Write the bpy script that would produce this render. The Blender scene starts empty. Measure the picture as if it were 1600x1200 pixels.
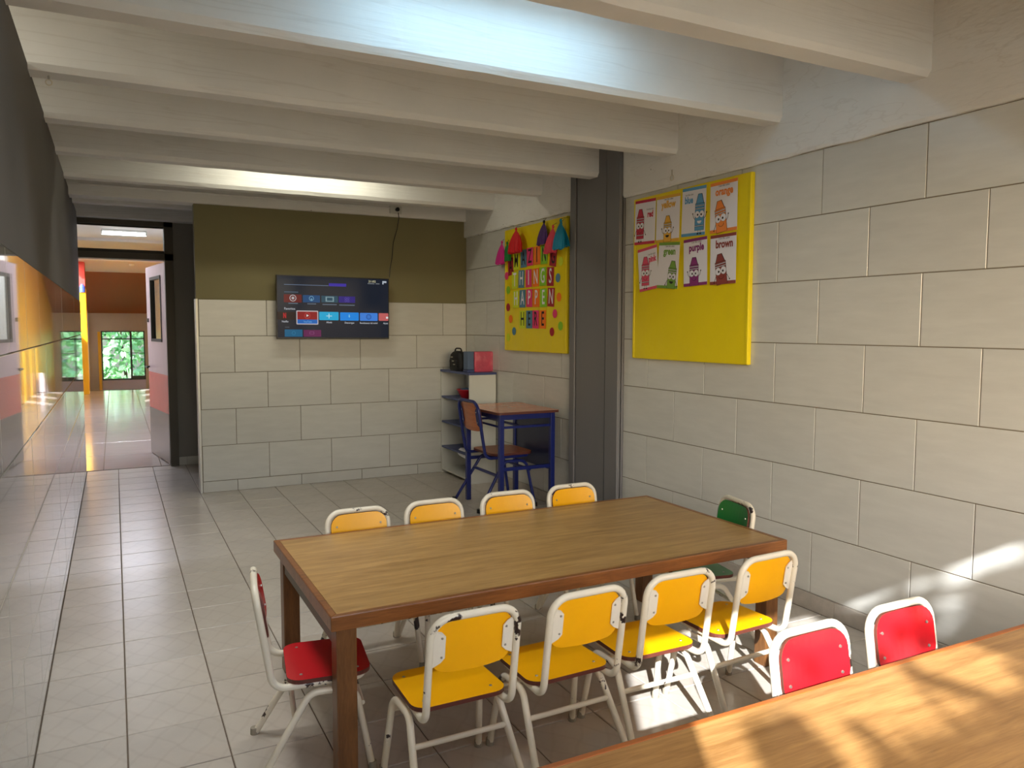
import bpy, bmesh, math, random
from mathutils import Vector, Matrix
random.seed(7)
sc = bpy.context.scene
C = sc.collection
PI = math.pi

# ------------------------------------------------------------------ camera, sky, sun, exposure
RX = Vector((0.889, -0.457, 0.002)); DN = Vector((-0.032, -0.067, -0.997)); FW = Vector((0.456, 0.887, -0.074))
RX.normalize(); FW = (FW - RX * FW.dot(RX)).normalized(); UP = RX.cross(FW)
cam = bpy.data.objects.new('camera', bpy.data.cameras.new('camera')); C.objects.link(cam)
cam.data.sensor_width = 36.0; cam.data.lens = 36.0 * 1207 / 1600
cam.data.clip_start = 0.05; cam.data.clip_end = 200
M4 = Matrix((RX, UP, -FW)).transposed().to_4x4(); M4.translation = Vector((0, 0, 1.36))
cam.matrix_world = M4
sc.camera = cam
sc.view_settings.view_transform = 'Standard'; sc.view_settings.look = 'None'
sc.view_settings.gamma = 1; sc.view_settings.use_curve_mapping = False
sc.view_settings.exposure = 0.0
sc.cycles.max_bounces = 8; sc.cycles.diffuse_bounces = 6; sc.cycles.glossy_bounces = 3; sc.cycles.transmission_bounces = 5
sc.cycles.sample_clamp_indirect = 6.0
sc.cycles.use_denoising = True

SUN = Vector((0.90, 1.542, -1.0)).normalized()
SUN_STRENGTH = 14.0
SKY_STRENGTH = 0.82
w = bpy.data.worlds.new('world'); sc.world = w; w.use_nodes = True
nt = w.node_tree; bg = nt.nodes['Background']
sky = nt.nodes.new('ShaderNodeTexSky'); sky.sky_type = 'NISHITA'; sky.sun_disc = False
sky.sun_elevation = math.radians(29.3); sky.sun_rotation = math.atan2(-SUN.x, -SUN.y)
sky.air_density = 1.0; sky.dust_density = 2.5; sky.ozone_density = 1.0
nt.links.new(sky.outputs[0], bg.inputs[0]); bg.inputs[1].default_value = SKY_STRENGTH

sun = bpy.data.objects.new('sun', bpy.data.lights.new('sun', 'SUN')); C.objects.link(sun)
sun.rotation_euler = SUN.to_track_quat('-Z', 'Y').to_euler()
sun.data.energy = SUN_STRENGTH; sun.data.angle = math.radians(0.53); sun.data.color = (0.96, 0.98, 1.0)

def portal(name, loc, rot, sx, sy):
    l = bpy.data.lights.new(name, 'AREA'); l.shape = 'RECTANGLE'; l.size = sx; l.size_y = sy
    l.cycles.is_portal = True
    o = bpy.data.objects.new(name, l); C.objects.link(o); o.location = loc; o.rotation_euler = rot
portal('window_portal', (1.3, -0.94, 1.62), (math.radians(90), 0, 0), 3.1, 1.3)

# ------------------------------------------------------------------ material helpers
def S(r, g, b):
    f = lambda c: (c / 255 / 12.92) if c / 255 <= 0.04045 else ((c / 255 + 0.055) / 1.055) ** 2.4
    return (f(r), f(g), f(b))
MATS = {}
def mat(name, col, rough=0.5, metal=0.0, var=0.0, vscale=6.0, stretch=(1, 1, 1), bump=0.0, bscale=40.0, bstretch=(1, 1, 1),
        spec=0.5, emit=None, estr=1.0, coat=0.0, rnd=0.0):
    m = bpy.data.materials.new(name); m.use_nodes = True; MATS[name] = m
    n = m.node_tree.nodes; L = m.node_tree.links; b = n['Principled BSDF']
    b.inputs['Base Color'].default_value = (*col, 1); b.inputs['Roughness'].default_value = rough
    b.inputs['Metallic'].default_value = metal; b.inputs['Specular IOR Level'].default_value = spec
    if coat: b.inputs['Coat Weight'].default_value = coat; b.inputs['Coat Roughness'].default_value = 0.02
    if emit:
        b.inputs['Emission Color'].default_value = (*emit, 1); b.inputs['Emission Strength'].default_value = estr
    if var or bump or rnd:
        tc = n.new('ShaderNodeTexCoord'); oi = n.new('ShaderNodeObjectInfo')
        add = n.new('ShaderNodeVectorMath'); add.operation = 'ADD'
        mul = n.new('ShaderNodeMath'); mul.operation = 'MULTIPLY'; mul.inputs[1].default_value = 37.0
        L.new(oi.outputs['Random'], mul.inputs[0])
        L.new(tc.outputs['Object'], add.inputs[0]); L.new(mul.outputs[0], add.inputs[1])
    if var or rnd:
        mp = n.new('ShaderNodeMapping'); mp.inputs['Scale'].default_value = stretch
        L.new(add.outputs[0], mp.inputs[0])
        nz = n.new('ShaderNodeTexNoise'); nz.inputs['Scale'].default_value = vscale; nz.inputs['Detail'].default_value = 6
        nz.inputs['Roughness'].default_value = 0.6
        L.new(mp.outputs[0], nz.inputs['Vector'])
        mr = n.new('ShaderNodeMapRange'); mr.inputs[1].default_value = 0.25; mr.inputs[2].default_value = 0.75
        mr.inputs[3].default_value = 1 - var; mr.inputs[4].default_value = 1 + var
        L.new(nz.outputs[0], mr.inputs[0])
        r2 = n.new('ShaderNodeMapRange'); r2.inputs[3].default_value = 1 - rnd; r2.inputs[4].default_value = 1 + rnd
        L.new(oi.outputs['Random'], r2.inputs[0])
        mm = n.new('ShaderNodeMath'); mm.operation = 'MULTIPLY'
        L.new(mr.outputs[0], mm.inputs[0]); L.new(r2.outputs[0], mm.inputs[1])
        vm = n.new('ShaderNodeVectorMath'); vm.operation = 'SCALE'; vm.inputs[0].default_value = col
        L.new(mm.outputs[0], vm.inputs['Scale']); L.new(vm.outputs[0], b.inputs['Base Color'])
    if bump:
        mp2 = n.new('ShaderNodeMapping'); mp2.inputs['Scale'].default_value = bstretch
        L.new(add.outputs[0], mp2.inputs[0])
        nb = n.new('ShaderNodeTexNoise'); nb.inputs['Scale'].default_value = bscale; nb.inputs['Detail'].default_value = 4
        L.new(mp2.outputs[0], nb.inputs['Vector'])
        bp = n.new('ShaderNodeBump'); bp.inputs['Strength'].default_value = bump; bp.inputs['Distance'].default_value = 0.01
        L.new(nb.outputs[0], bp.inputs['Height']); L.new(bp.outputs[0], b.inputs['Normal'])
    return m

def wood(name, c1, c2, rough=0.35, scale=(1.2, 14, 14), nscale=3.0):
    m = bpy.data.materials.new(name); m.use_nodes = True; MATS[name] = m
    n = m.node_tree.nodes; L = m.node_tree.links; b = n['Principled BSDF']; b.inputs['Roughness'].default_value = rough
    tc = n.new('ShaderNodeTexCoord'); mp = n.new('ShaderNodeMapping'); mp.inputs['Scale'].default_value = scale
    L.new(tc.outputs['Object'], mp.inputs[0])
    nz = n.new('ShaderNodeTexNoise'); nz.inputs['Scale'].default_value = nscale; nz.inputs['Detail'].default_value = 8
    nz.inputs['Roughness'].default_value = 0.65; nz.inputs['Distortion'].default_value = 0.7
    L.new(mp.outputs[0], nz.inputs['Vector'])
    mp2 = n.new('ShaderNodeMapping'); mp2.inputs['Scale'].default_value = (scale[0] * 5, scale[1] * 9, scale[2] * 9)
    L.new(tc.outputs['Object'], mp2.inputs[0])
    n2 = n.new('ShaderNodeTexNoise'); n2.inputs['Scale'].default_value = nscale; n2.inputs['Detail'].default_value = 3
    L.new(mp2.outputs[0], n2.inputs['Vector'])
    ad = n.new('ShaderNodeMath'); ad.operation = 'MULTIPLY_ADD'; ad.inputs[1].default_value = 0.35
    L.new(n2.outputs[0], ad.inputs[0]); L.new(nz.outputs[0], ad.inputs[2])
    cr = n.new('ShaderNodeValToRGB'); cr.color_ramp.elements[0].position = 0.45; cr.color_ramp.elements[1].position = 0.9
    cr.color_ramp.elements[0].color = (*c1, 1); cr.color_ramp.elements[1].color = (*c2, 1)
    L.new(ad.outputs[0], cr.inputs[0]); L.new(cr.outputs[0], b.inputs['Base Color'])
    return m

def chipped(name, col, chip, amount=0.63, scale=9.0, rough=0.32):
    """enamel paint with chips of dark metal showing"""
    m = bpy.data.materials.new(name); m.use_nodes = True; MATS[name] = m
    n = m.node_tree.nodes; L = m.node_tree.links; b = n['Principled BSDF']; b.inputs['Roughness'].default_value = rough
    tc = n.new('ShaderNodeTexCoord'); oi = n.new('ShaderNodeObjectInfo')
    mul = n.new('ShaderNodeMath'); mul.operation = 'MULTIPLY'; mul.inputs[1].default_value = 53.0
    add = n.new('ShaderNodeVectorMath'); add.operation = 'ADD'
    L.new(oi.outputs['Random'], mul.inputs[0]); L.new(tc.outputs['Object'], add.inputs[0]); L.new(mul.outputs[0], add.inputs[1])
    nz = n.new('ShaderNodeTexNoise'); nz.inputs['Scale'].default_value = scale; nz.inputs['Detail'].default_value = 9
    nz.inputs['Roughness'].default_value = 0.62
    L.new(add.outputs[0], nz.inputs['Vector'])
    cr = n.new('ShaderNodeValToRGB'); cr.color_ramp.interpolation = 'LINEAR'
    cr.color_ramp.elements[0].position = amount; cr.color_ramp.elements[0].color = (*col, 1)
    cr.color_ramp.elements[1].position = amount + 0.012; cr.color_ramp.elements[1].color = (*chip, 1)
    L.new(nz.outputs[0], cr.inputs[0]); L.new(cr.outputs[0], b.inputs['Base Color'])
    return m

def floor_tile_mat():
    m = mat('floor_tile', S(190, 182, 171), 0.28, var=0.10, vscale=4.0, rnd=0.03)
    n = m.node_tree.nodes; L = m.node_tree.links; b = n['Principled BSDF']
    src = b.inputs['Base Color'].links[0].from_socket
    tc = n.new('ShaderNodeTexCoord'); acc = src
    for ang in (math.radians(33), math.radians(-38)):
        mp = n.new('ShaderNodeMapping'); mp.inputs['Rotation'].default_value = (0, 0, ang)
        L.new(tc.outputs['Object'], mp.inputs[0])
        wv = n.new('ShaderNodeTexWave'); wv.inputs['Scale'].default_value = 3.6; wv.inputs['Distortion'].default_value = 2.5
        wv.inputs['Detail'].default_value = 2; wv.inputs['Detail Scale'].default_value = 1.5
        L.new(mp.outputs[0], wv.inputs['Vector'])
        cr = n.new('ShaderNodeValToRGB'); cr.color_ramp.elements[0].position = 0.0; cr.color_ramp.elements[0].color = (0.80, 0.77, 0.75, 1)
        cr.color_ramp.elements[1].position = 0.10; cr.color_ramp.elements[1].color = (1, 1, 1, 1)
        L.new(wv.outputs[0], cr.inputs[0])
        mx = n.new('ShaderNodeMix'); mx.data_type = 'RGBA'; mx.blend_type = 'MULTIPLY'; mx.inputs[0].default_value = 0.28
        L.new(acc, mx.inputs[6]); L.new(cr.outputs[0], mx.inputs[7]); acc = mx.outputs[2]
    L.new(acc, b.inputs['Base Color'])
    return m

floor_tile_mat()
mat('wall_tile', S(206, 205, 198), 0.24, var=0.055, vscale=5.0, stretch=(1.0, 5.0, 1), rnd=0.025)
mat('glazed_tile', S(184, 179, 168), 0.03, var=0.05, vscale=5.0, stretch=(1.0, 5.0, 1), bump=0.012, bscale=9.0, bstretch=(2.2, 0.15, 1), rnd=0.02, coat=0.6)
mat('grout', S(128, 116, 98), 0.9)
mat('floor_grout', S(110, 96, 82), 0.9)
mat('dark_paint', S(98, 94, 90), 0.7, var=0.04, vscale=2)
mat('grey_paint', S(140, 138, 132), 0.6, var=0.04, vscale=2)
mat('khaki_paint', S(128, 120, 84), 0.7, var=0.04, vscale=2)
mat('white_concrete', S(238, 237, 233), 0.62, var=0.05, vscale=2.5, bump=0.22, bscale=7, bstretch=(0.5, 3, 9))
mat('white_paint', S(236, 234, 228), 0.6, var=0.03, vscale=2)
mat('column_paint', S(118, 116, 117), 0.42, var=0.04, vscale=2, stretch=(3, 3, 0.3))
mat('marble_skirt', S(178, 170, 160), 0.3, var=0.16, vscale=18)
mat('metal_trim', S(190, 186, 176), 0.35, metal=0.6)
wood('table_laminate', S(142, 106, 58), S(190, 150, 92), 0.33, scale=(1.0, 9, 9), nscale=3.2)
wood('table_laminate_light', S(150, 106, 58), S(200, 152, 92), 0.3, scale=(1.0, 9, 9), nscale=3.2)
wood('table_edge_wood', S(104, 62, 30), S(152, 98, 52), 0.32, scale=(1.0, 10, 10), nscale=4)
wood('table_leg_wood', S(92, 58, 30), S(134, 90, 50), 0.35, scale=(10, 10, 1.0), nscale=4)
mat('edge_band', S(168, 96, 44), 0.4, var=0.1, vscale=20)
wood('desk_laminate', S(196, 118, 84), S(222, 148, 112), 0.18, scale=(2, 8, 8), nscale=2)
mat('apron_board', S(112, 100, 86), 0.5, var=0.06, vscale=5)
chipped('cream_enamel', S(226, 217, 196), S(48, 32, 28), 0.612, 8.0)
mat('cream_plate', S(228, 220, 202), 0.32, var=0.03, vscale=30)
mat('blue_enamel', S(26, 38, 108), 0.28, var=0.05, vscale=8)
mat('navy_panel', S(30, 36, 72), 0.3)
mat('yellow_board', S(246, 176, 8), 0.28, var=0.04, vscale=6)
mat('red_board', S(190, 26, 36), 0.22, var=0.05, vscale=6)
mat('green_board', S(36, 128, 62), 0.28, var=0.05, vscale=6)
wood('chair_wood', S(170, 92, 48), S(204, 122, 70), 0.3)
mat('ply_edge', S(94, 46, 34), 0.5, var=0.1, vscale=40)
mat('bolt_steel', S(190, 184, 172), 0.3, metal=0.8)
mat('rubber', S(150, 142, 126), 0.7)
mat('black_plastic', S(14, 14, 16), 0.3)
mat('screen_glass', S(6, 7, 9), 0.10, emit=S(24, 30, 42), estr=1.0, spec=0.12)
mat('yellow_cloth', S(238, 214, 10), 0.34, var=0.03, vscale=5, bump=0.6, bscale=3.2, bstretch=(2.2, 0.8, 1))
mat('paper_white', S(232, 230, 236), 0.6)
mat('ink_black', S(22, 20, 22), 0.6)
mat('glass_pane', S(225, 235, 232), 0.03)
mat('red_plastic', S(190, 26, 36), 0.3)
mat('bag_black', S(16, 16, 18), 0.6, var=0.3, vscale=40, bump=0.3, bscale=30)
mat('box_blue', S(84, 104, 134), 0.5)
mat('pink_pack', S(206, 84, 106), 0.18, var=0.16, vscale=22, bump=0.5, bscale=18, bstretch=(1, 2.5, 1))
mat('shelf_white', S(214, 214, 206), 0.35, var=0.02, vscale=3)
mat('shelf_blue', S(62, 74, 122), 0.4)
mat('door_frame_brown', S(74, 66, 50), 0.45)
mat('dark_metal', S(40, 38, 34), 0.4, metal=0.4)
mat('door_pink', S(238, 214, 220), 0.25, var=0.05, vscale=6, stretch=(4, 4, 0.5))
mat('door_coral', S(244, 112, 98), 0.25, var=0.04, vscale=6)
mat('door_kick', S(128, 120, 112), 0.2, metal=0.5)
mat('corridor_yellow', S(244, 190, 12), 0.35)
mat('corridor_red', S(196, 60, 56), 0.5)
mat('corridor_orange', S(158, 92, 44), 0.6)
mat('corridor_cream', S(206, 200, 190), 0.6, var=0.04, vscale=3)
mat('corridor_white', S(226, 220, 224), 0.6)
mat('corridor_floor', S(196, 186, 180), 0.14, var=0.05, vscale=3, stretch=(1, 3, 1))
mat('corridor_blue', S(70, 92, 196), 0.5)
mat('sill_lilac', S(196, 196, 232), 0.5)
mat('dark_frame', S(62, 72, 70), 0.4)
mat('foliage', S(150, 204, 150), 0.4, var=0.4, vscale=5)
mat('leaf_dark', S(70, 110, 52), 0.5, var=0.2, vscale=6)
mat('bark', S(96, 74, 54), 0.9)
mat('lamp_white', S(240, 240, 236), 0.4)
mat('tube_cool', (1, 1, 1), 0.4, emit=(0.5, 0.78, 1.0), estr=4)
mat('tube_warm', (1, 1, 1), 0.4, emit=(1.0, 0.96, 0.75), estr=6)
mat('tube_hall', (1, 1, 1), 0.4, emit=(1.0, 0.97, 0.95), estr=9)
mat('soil', S(120, 116, 96), 0.9, var=0.2, vscale=2)
mat('outer_wall', S(200, 190, 172), 0.7)
def concrete_marks(m):
    """formwork lines and pin holes in the painted concrete"""
    n = m.node_tree.nodes; L = m.node_tree.links; b = n['Principled BSDF']; src = b.inputs['Base Color'].links[0].from_socket
    tc = n.new('ShaderNodeTexCoord'); acc = src
    mp = n.new('ShaderNodeMapping'); mp.inputs['Scale'].default_value = (0.35, 2.0, 7.0); L.new(tc.outputs['Object'], mp.inputs[0])
    nz = n.new('ShaderNodeTexNoise'); nz.inputs['Scale'].default_value = 1.6; nz.inputs['Detail'].default_value = 3; L.new(mp.outputs[0], nz.inputs['Vector'])
    cr = n.new('ShaderNodeValToRGB'); e = cr.color_ramp.elements; e[0].position = 0.485; e[0].color = (1, 1, 1, 1); e[1].position = 0.515; e[1].color = (1, 1, 1, 1)
    k = cr.color_ramp.elements.new(0.5); k.color = (0.80, 0.77, 0.74, 1); L.new(nz.outputs[0], cr.inputs[0])
    vo = n.new('ShaderNodeTexVoronoi'); vo.inputs['Scale'].default_value = 5.0; L.new(tc.outputs['Object'], vo.inputs['Vector'])
    c2 = n.new('ShaderNodeValToRGB'); e = c2.color_ramp.elements; e[0].position = 0.016; e[0].color = (0.2, 0.18, 0.16, 1); e[1].position = 0.024; e[1].color = (1, 1, 1, 1); L.new(vo.outputs['Distance'], c2.inputs[0])
    for c in (cr, c2):
        mx = n.new('ShaderNodeMix'); mx.data_type = 'RGBA'; mx.blend_type = 'MULTIPLY'; mx.inputs[0].default_value = 0.35 if c is cr else 0.9
        L.new(acc, mx.inputs[6]); L.new(c.outputs[0], mx.inputs[7]); acc = mx.outputs[2]
    L.new(acc, b.inputs['Base Color'])
concrete_marks(MATS['white_concrete'])
gp = MATS['glass_pane'].node_tree.nodes['Principled BSDF']; gp.inputs['Transmission Weight'].default_value = 1.0; gp.inputs['IOR'].default_value = 1.08
fb = MATS['foliage'].node_tree.nodes['Principled BSDF']
fb.inputs['Subsurface Weight'].default_value = 0.0

# ------------------------------------------------------------------ mesh helpers
class MB:
    def __init__(s): s.v = []; s.f = []; s.m = []
    def add(s, vs, fs, mi=0):
        o = len(s.v); s.v += [tuple(p) for p in vs]; s.f += [tuple(i + o for i in f) for f in fs]
        s.m += [mi] * len(fs) if isinstance(mi, int) else list(mi)
        return s
    def box(s, x0, x1, y0, y1, z0, z1, mi=0):
        vs = [(x0, y0, z0), (x1, y0, z0), (x1, y1, z0), (x0, y1, z0), (x0, y0, z1), (x1, y0, z1), (x1, y1, z1), (x0, y1, z1)]
        return s.add(vs, [(3, 2, 1, 0), (4, 5, 6, 7), (0, 1, 5, 4), (1, 2, 6, 5), (2, 3, 7, 6), (3, 0, 4, 7)], mi)
    def tube(s, path, r, n=10, closed=False, mi=0):
        P = [Vector(p) for p in path]; N = len(P); vs = []; fs = []
        prev = None
        for i, p in enumerate(P):
            a = P[(i - 1) % N] if (closed or i > 0) else p
            b = P[(i + 1) % N] if (closed or i < N - 1) else p
            t = (b - a).normalized()
            if prev is None:
                u = t.cross(Vector((0, 0, 1)))
                if u.length < 0.1: u = t.cross(Vector((1, 0, 0)))
                u.normalize()
            else:
                u = (prev - t * prev.dot(t)).normalized()
            prev = u; vv = t.cross(u)
            rr = r[i] if isinstance(r, (list, tuple)) else r
            for k in range(n):
                a2 = 2 * PI * k / n; vs.append(p + (u * math.cos(a2) + vv * math.sin(a2)) * rr)
        M = N if closed else N - 1
        for i in range(M):
            j = (i + 1) % N
            if closed and j == 0:   # match the twist of the first ring
                best = min(range(n), key=lambda q: (vs[i * n] - vs[q]).length)
                for k in range(n): fs.append((i * n + k, i * n + (k + 1) % n, (k + 1 + best) % n, (k + best) % n))
            else:
                for k in range(n): fs.append((i * n + k, i * n + (k + 1) % n, j * n + (k + 1) % n, j * n + k))
        if not closed:
            fs.append(tuple(range(n - 1, -1, -1))); fs.append(tuple((N - 1) * n + k for k in range(n)))
        return s.add(vs, fs, mi)
    def plate(s, outline, z0, z1, side=0, face=0):
        n = len(outline)
        vs = [(x, y, z0) for x, y in outline] + [(x, y, z1) for x, y in outline]
        fs = [tuple(range(n - 1, -1, -1)), tuple(range(n, 2 * n))] + [(i, (i + 1) % n, n + (i + 1) % n, n + i) for i in range(n)]
        return s.add(vs, fs, [face, face] + [side] * n)
    def lathe(s, prof, n=20, mi=0, c=(0, 0, 0)):
        vs = []; fs = []
        for r, z in prof:
            for k in range(n): vs.append((c[0] + r * math.cos(2 * PI * k / n), c[1] + r * math.sin(2 * PI * k / n), c[2] + z))
        for i in range(len(prof) - 1):
            for k in range(n): fs.append((i * n + k, i * n + (k + 1) % n, (i + 1) * n + (k + 1) % n, (i + 1) * n + k))
        fs.append(tuple(range(n - 1, -1, -1))); fs.append(tuple((len(prof) - 1) * n + k for k in range(n)))
        return s.add(vs, fs, mi)
    def mesh(s, name, mats, smooth=False, bevel=0.0):
        me = bpy.data.meshes.new(name); me.from_pydata(s.v, [], s.f)
        for mm in (mats if isinstance(mats, (list, tuple)) else [mats]): me.materials.append(MATS[mm])
        me.polygons.foreach_set('material_index', s.m)
        bm = bmesh.new(); bm.from_mesh(me)
        if bevel:
            bmesh.ops.bevel(bm, geom=bm.edges[:] + bm.verts[:], offset=bevel, segments=2, affect='EDGES', profile=0.6)
        bmesh.ops.recalc_face_normals(bm, faces=bm.faces[:])
        bm.to_mesh(me); bm.free()
        if smooth:
            me.polygons.foreach_set('use_smooth', [True] * len(me.polygons))
            try: me.set_sharp_from_angle(angle=math.radians(42))
            except Exception: pass
        me.update()
        return me
    def build(s, name, mats, parent=None, smooth=False, bevel=0.0):
        return link(name, s.mesh(name, mats, smooth, bevel), parent)

def link(name, me, parent=None, loc=None):
    o = bpy.data.objects.new(name, me); C.objects.link(o)
    if parent is not None: o.parent = parent
    if loc is not None: o.location = loc
    return o
def tag(o, label=None, cat=None, group=None, kind=None):
    if label: o['label'] = label
    if cat: o['category'] = cat
    if group: o['group'] = group
    if kind: o['kind'] = kind
    return o
def empty(name, loc=(0, 0, 0), rz=0.0):
    o = bpy.data.objects.new(name, None); C.objects.link(o); o.location = loc; o.rotation_euler = (0, 0, rz); o.empty_display_size = 0.1
    return o
def struct(o, label=None):
    o['kind'] = 'structure'
    if label: o['label'] = label
    return o
def copy_tree(o, parent=None):
    c = o.copy(); C.objects.link(c); c.parent = parent
    for ch in [x for x in o.children]: copy_tree(ch, c)
    return c
def fillet(pts, rad, n=6, closed=False):
    P = [Vector(p) for p in pts]; out = []; N = len(P)
    for i, p in enumerate(P):
        if not closed and (i == 0 or i == N - 1): out.append(p); continue
        a = P[(i - 1) % N]; b = P[(i + 1) % N]; r = rad[i] if isinstance(rad, (list, tuple)) else rad
        d1 = (a - p).normalized(); d2 = (b - p).normalized()
        ang = d1.angle(d2); t = r / math.tan(ang / 2); t = min(t, (a - p).length * 0.49, (b - p).length * 0.49)
        rr = t * math.tan(ang / 2)
        cdir = (d1 + d2).normalized(); cen = p + cdir * (rr / math.sin(ang / 2))
        s0 = p + d1 * t; e0 = p + d2 * t
        va = s0 - cen; vb = e0 - cen; th = va.angle(vb)
        for k in range(n + 1):
            u = k / n
            out.append(cen + (va * math.sin((1 - u) * th) + vb * math.sin(u * th)) / math.sin(th) if th > 1e-4 else p)
    return out
def rrect(x0, x1, y0, y1, r, n=6):
    rs = r if isinstance(r, (list, tuple)) else [r] * 4     # bl, br, tr, tl
    out = []
    for (cx, cy, a0, rr) in ((x0 + rs[0], y0 + rs[0], PI, rs[0]), (x1 - rs[1], y0 + rs[1], 1.5 * PI, rs[1]), (x1 - rs[2], y1 - rs[2], 0, rs[2]), (x0 + rs[3], y1 - rs[3], 0.5 * PI, rs[3])):
        for k in range(n + 1):
            a = a0 + 0.5 * PI * k / n; out.append((cx + rr * math.cos(a), cy + rr * math.sin(a)))
    return out
def circ(cx, cy, r, n=20, ry=None): return [(cx + r * math.cos(2 * PI * k / n), cy + (ry or r) * math.sin(2 * PI * k / n)) for k in range(n)]

FRAME_R = Matrix(((0, 0, -1), (-1, 0, 0), (0, 1, 0)))      # wall facing -X : local x -> -Y, y -> Z, z -> -X
FRAME_B = Matrix(((1, 0, 0), (0, 0, -1), (0, 1, 0)))       # wall facing -Y : local x -> X, y -> Z, z -> -Y
FRAME_L = Matrix(((0, 0, 1), (1, 0, 0), (0, 1, 0)))        # wall facing +X : local x -> Y, y -> Z, z -> X
def setm(o, fr, loc, rot=0.0):
    m = fr.to_4x4() @ Matrix.Rotation(rot, 4, 'Z'); m.translation = Vector(loc); o.matrix_world = m; return o
def text_mesh(txt, size, sx=1.0, bold=0.0, align='CENTER'):
    cu = bpy.data.curves.new('lettering', 'FONT'); cu.body = txt; cu.size = size; cu.align_x = align; cu.align_y = 'CENTER'
    cu.offset = bold; cu.resolution_u = 3
    o = bpy.data.objects.new('lettering', cu); C.objects.link(o)
    dg = bpy.context.evaluated_depsgraph_get()
    me = bpy.data.meshes.new_from_object(o.evaluated_get(dg))
    bpy.data.objects.remove(o); bpy.data.curves.remove(cu)
    me.transform(Matrix.Scale(sx, 4, (1, 0, 0)))
    return me
def text(name, txt, size, m, parent, loc, sx=1.0, bold=0.0, align='CENTER', rot=0.0):
    me = text_mesh(txt, size, sx, bold, align); me.materials.clear(); me.materials.append(MATS[m])
    o = link(name, me, parent, loc); o.rotation_euler = (0, 0, rot); return o

# ------------------------------------------------------------------ setting
XR, XL, YB = 2.954, -0.265, 6.69
ZB = 2.36
TILES = {}
def tile_mesh(wd, ht, m, t=0.010, bev=0.0018):
    k = (round(wd, 3), round(ht, 3), m)
    if k not in TILES:
        a, b = wd / 2, ht / 2
        vs = [(-a, -b, -t), (a, -b, -t), (a, b, -t), (-a, b, -t), (-a, -b, -bev), (a, -b, -bev), (a, b, -bev), (-a, b, -bev),
              (-a + bev, -b + bev, 0), (a - bev, -b + bev, 0), (a - bev, b - bev, 0), (-a + bev, b - bev, 0)]
        fs = [(3, 2, 1, 0), (8, 9, 10, 11)]
        for i in range(4):
            j = (i + 1) % 4; fs += [(i, j, 4 + j, 4 + i), (4 + i, 4 + j, 8 + j, 8 + i)]
        TILES[k] = MB().add(vs, fs).mesh('tile', m)
    return TILES[k]
def lay(parent, frame, org, u0, u1, v0, v1, pu, pv, m, joint_u, vbase, gap=0.004, alt=0.0):
    """courses of tiles in a wall frame: u along the wall, v up. alt: shift of every other course"""
    r = math.floor((v0 - vbase) / pv + 1e-6)
    while vbase + r * pv < v1 - 1e-4:
        a0 = max(vbase + r * pv, v0); a1 = min(vbase + (r + 1) * pv, v1)
        base = joint_u + (alt if r % 2 else 0)
        k = math.floor((u0 - base) / pu)
        while base + k * pu < u1 - 1e-4:
            b0 = max(base + k * pu, u0); b1 = min(base + (k + 1) * pu, u1)
            if b1 - b0 > 0.015 and a1 - a0 > 0.015:
                o = link('tile', tile_mesh(b1 - b0 - gap, a1 - a0 - gap, m), parent)
                p = frame @ Vector(((b0 + b1) / 2, (a0 + a1) / 2, random.uniform(-0.0004, 0.0004)))
                mm = frame.to_4x4(); mm.translation = Vector(org) + p; o.matrix_world = mm
            k += 1
        r += 1

# floor
fl = struct(MB().box(XL - 1.4, XR + 0.1, -0.95, 8.2, -0.12, -0.004).build('floor', 'floor_grout'), 'beige marbled ceramic tile floor of the dining room')
FID = Matrix(((1, 0, 0), (0, 1, 0), (0, 0, 1)))
lay(fl, FID, (0, 0, 0), XL, XR, 1.0, 8.16, 0.2945, 0.2857, 'floor_tile', -0.004, 2.79, gap=0.0042)

# right wall
wr = struct(MB().box(XR + 0.004, XR + 0.2, -0.95, YB + 0.12, 0, 2.9).build('wall_right', 'grout'), 'wall of large beige tiles beside the dining table')
lay(wr, FRAME_R, (XR, 0, 0), -4.15, 0.6, 0.078, 2.19, 0.522, 0.302, 'wall_tile', -2.33, 0.073 - 0.302, alt=0.2615)
lay(wr, FRAME_R, (XR, 0, 0), -YB, -4.75, 0.078, 2.19, 0.522, 0.302, 'wall_tile', -2.33, 0.073 - 0.302, alt=0.2615)
bs = struct(MB().box(XR - 0.006, XR + 0.01, -0.9, 4.15, 0, 0.004).build('baseboard_right', 'grout'), 'marbled skirting tiles along the beige wall')
y = 4.15
while y > -0.3:
    y2 = max(y - 0.2857, -0.3)
    link('tile', MB().box(XR - 0.012, XR + 0.006, y2 + 0.001, y - 0.001, 0, 0.078).mesh('tile', 'marble_skirt'), bs); y = y2
y = YB
while y > 4.76:
    y2 = max(y - 0.2857, 4.75)
    link('tile', MB().box(XR - 0.012, XR + 0.006, y2 + 0.001, y - 0.001, 0, 0.078).mesh('tile', 'marble_skirt'), bs); y = y2
# column
cl = struct(MB().box(2.93, 3.1, 4.15, 4.75, 0, 2.72).build('column', 'column_paint'), 'dark grey painted column between the two notice boards')
MB().box(2.905, 2.94, 4.15, 4.295, 0, 2.72).build('pilaster', 'column_paint', cl, bevel=0.004)
MB().box(2.912, 2.94, 4.307, 4.672, 0, 2.72).build('panel', 'column_paint', cl, bevel=0.004)
MB().box(2.905, 2.94, 4.684, 4.75, 0, 2.72).build('pilaster', 'column_paint', cl, bevel=0.004)
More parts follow.
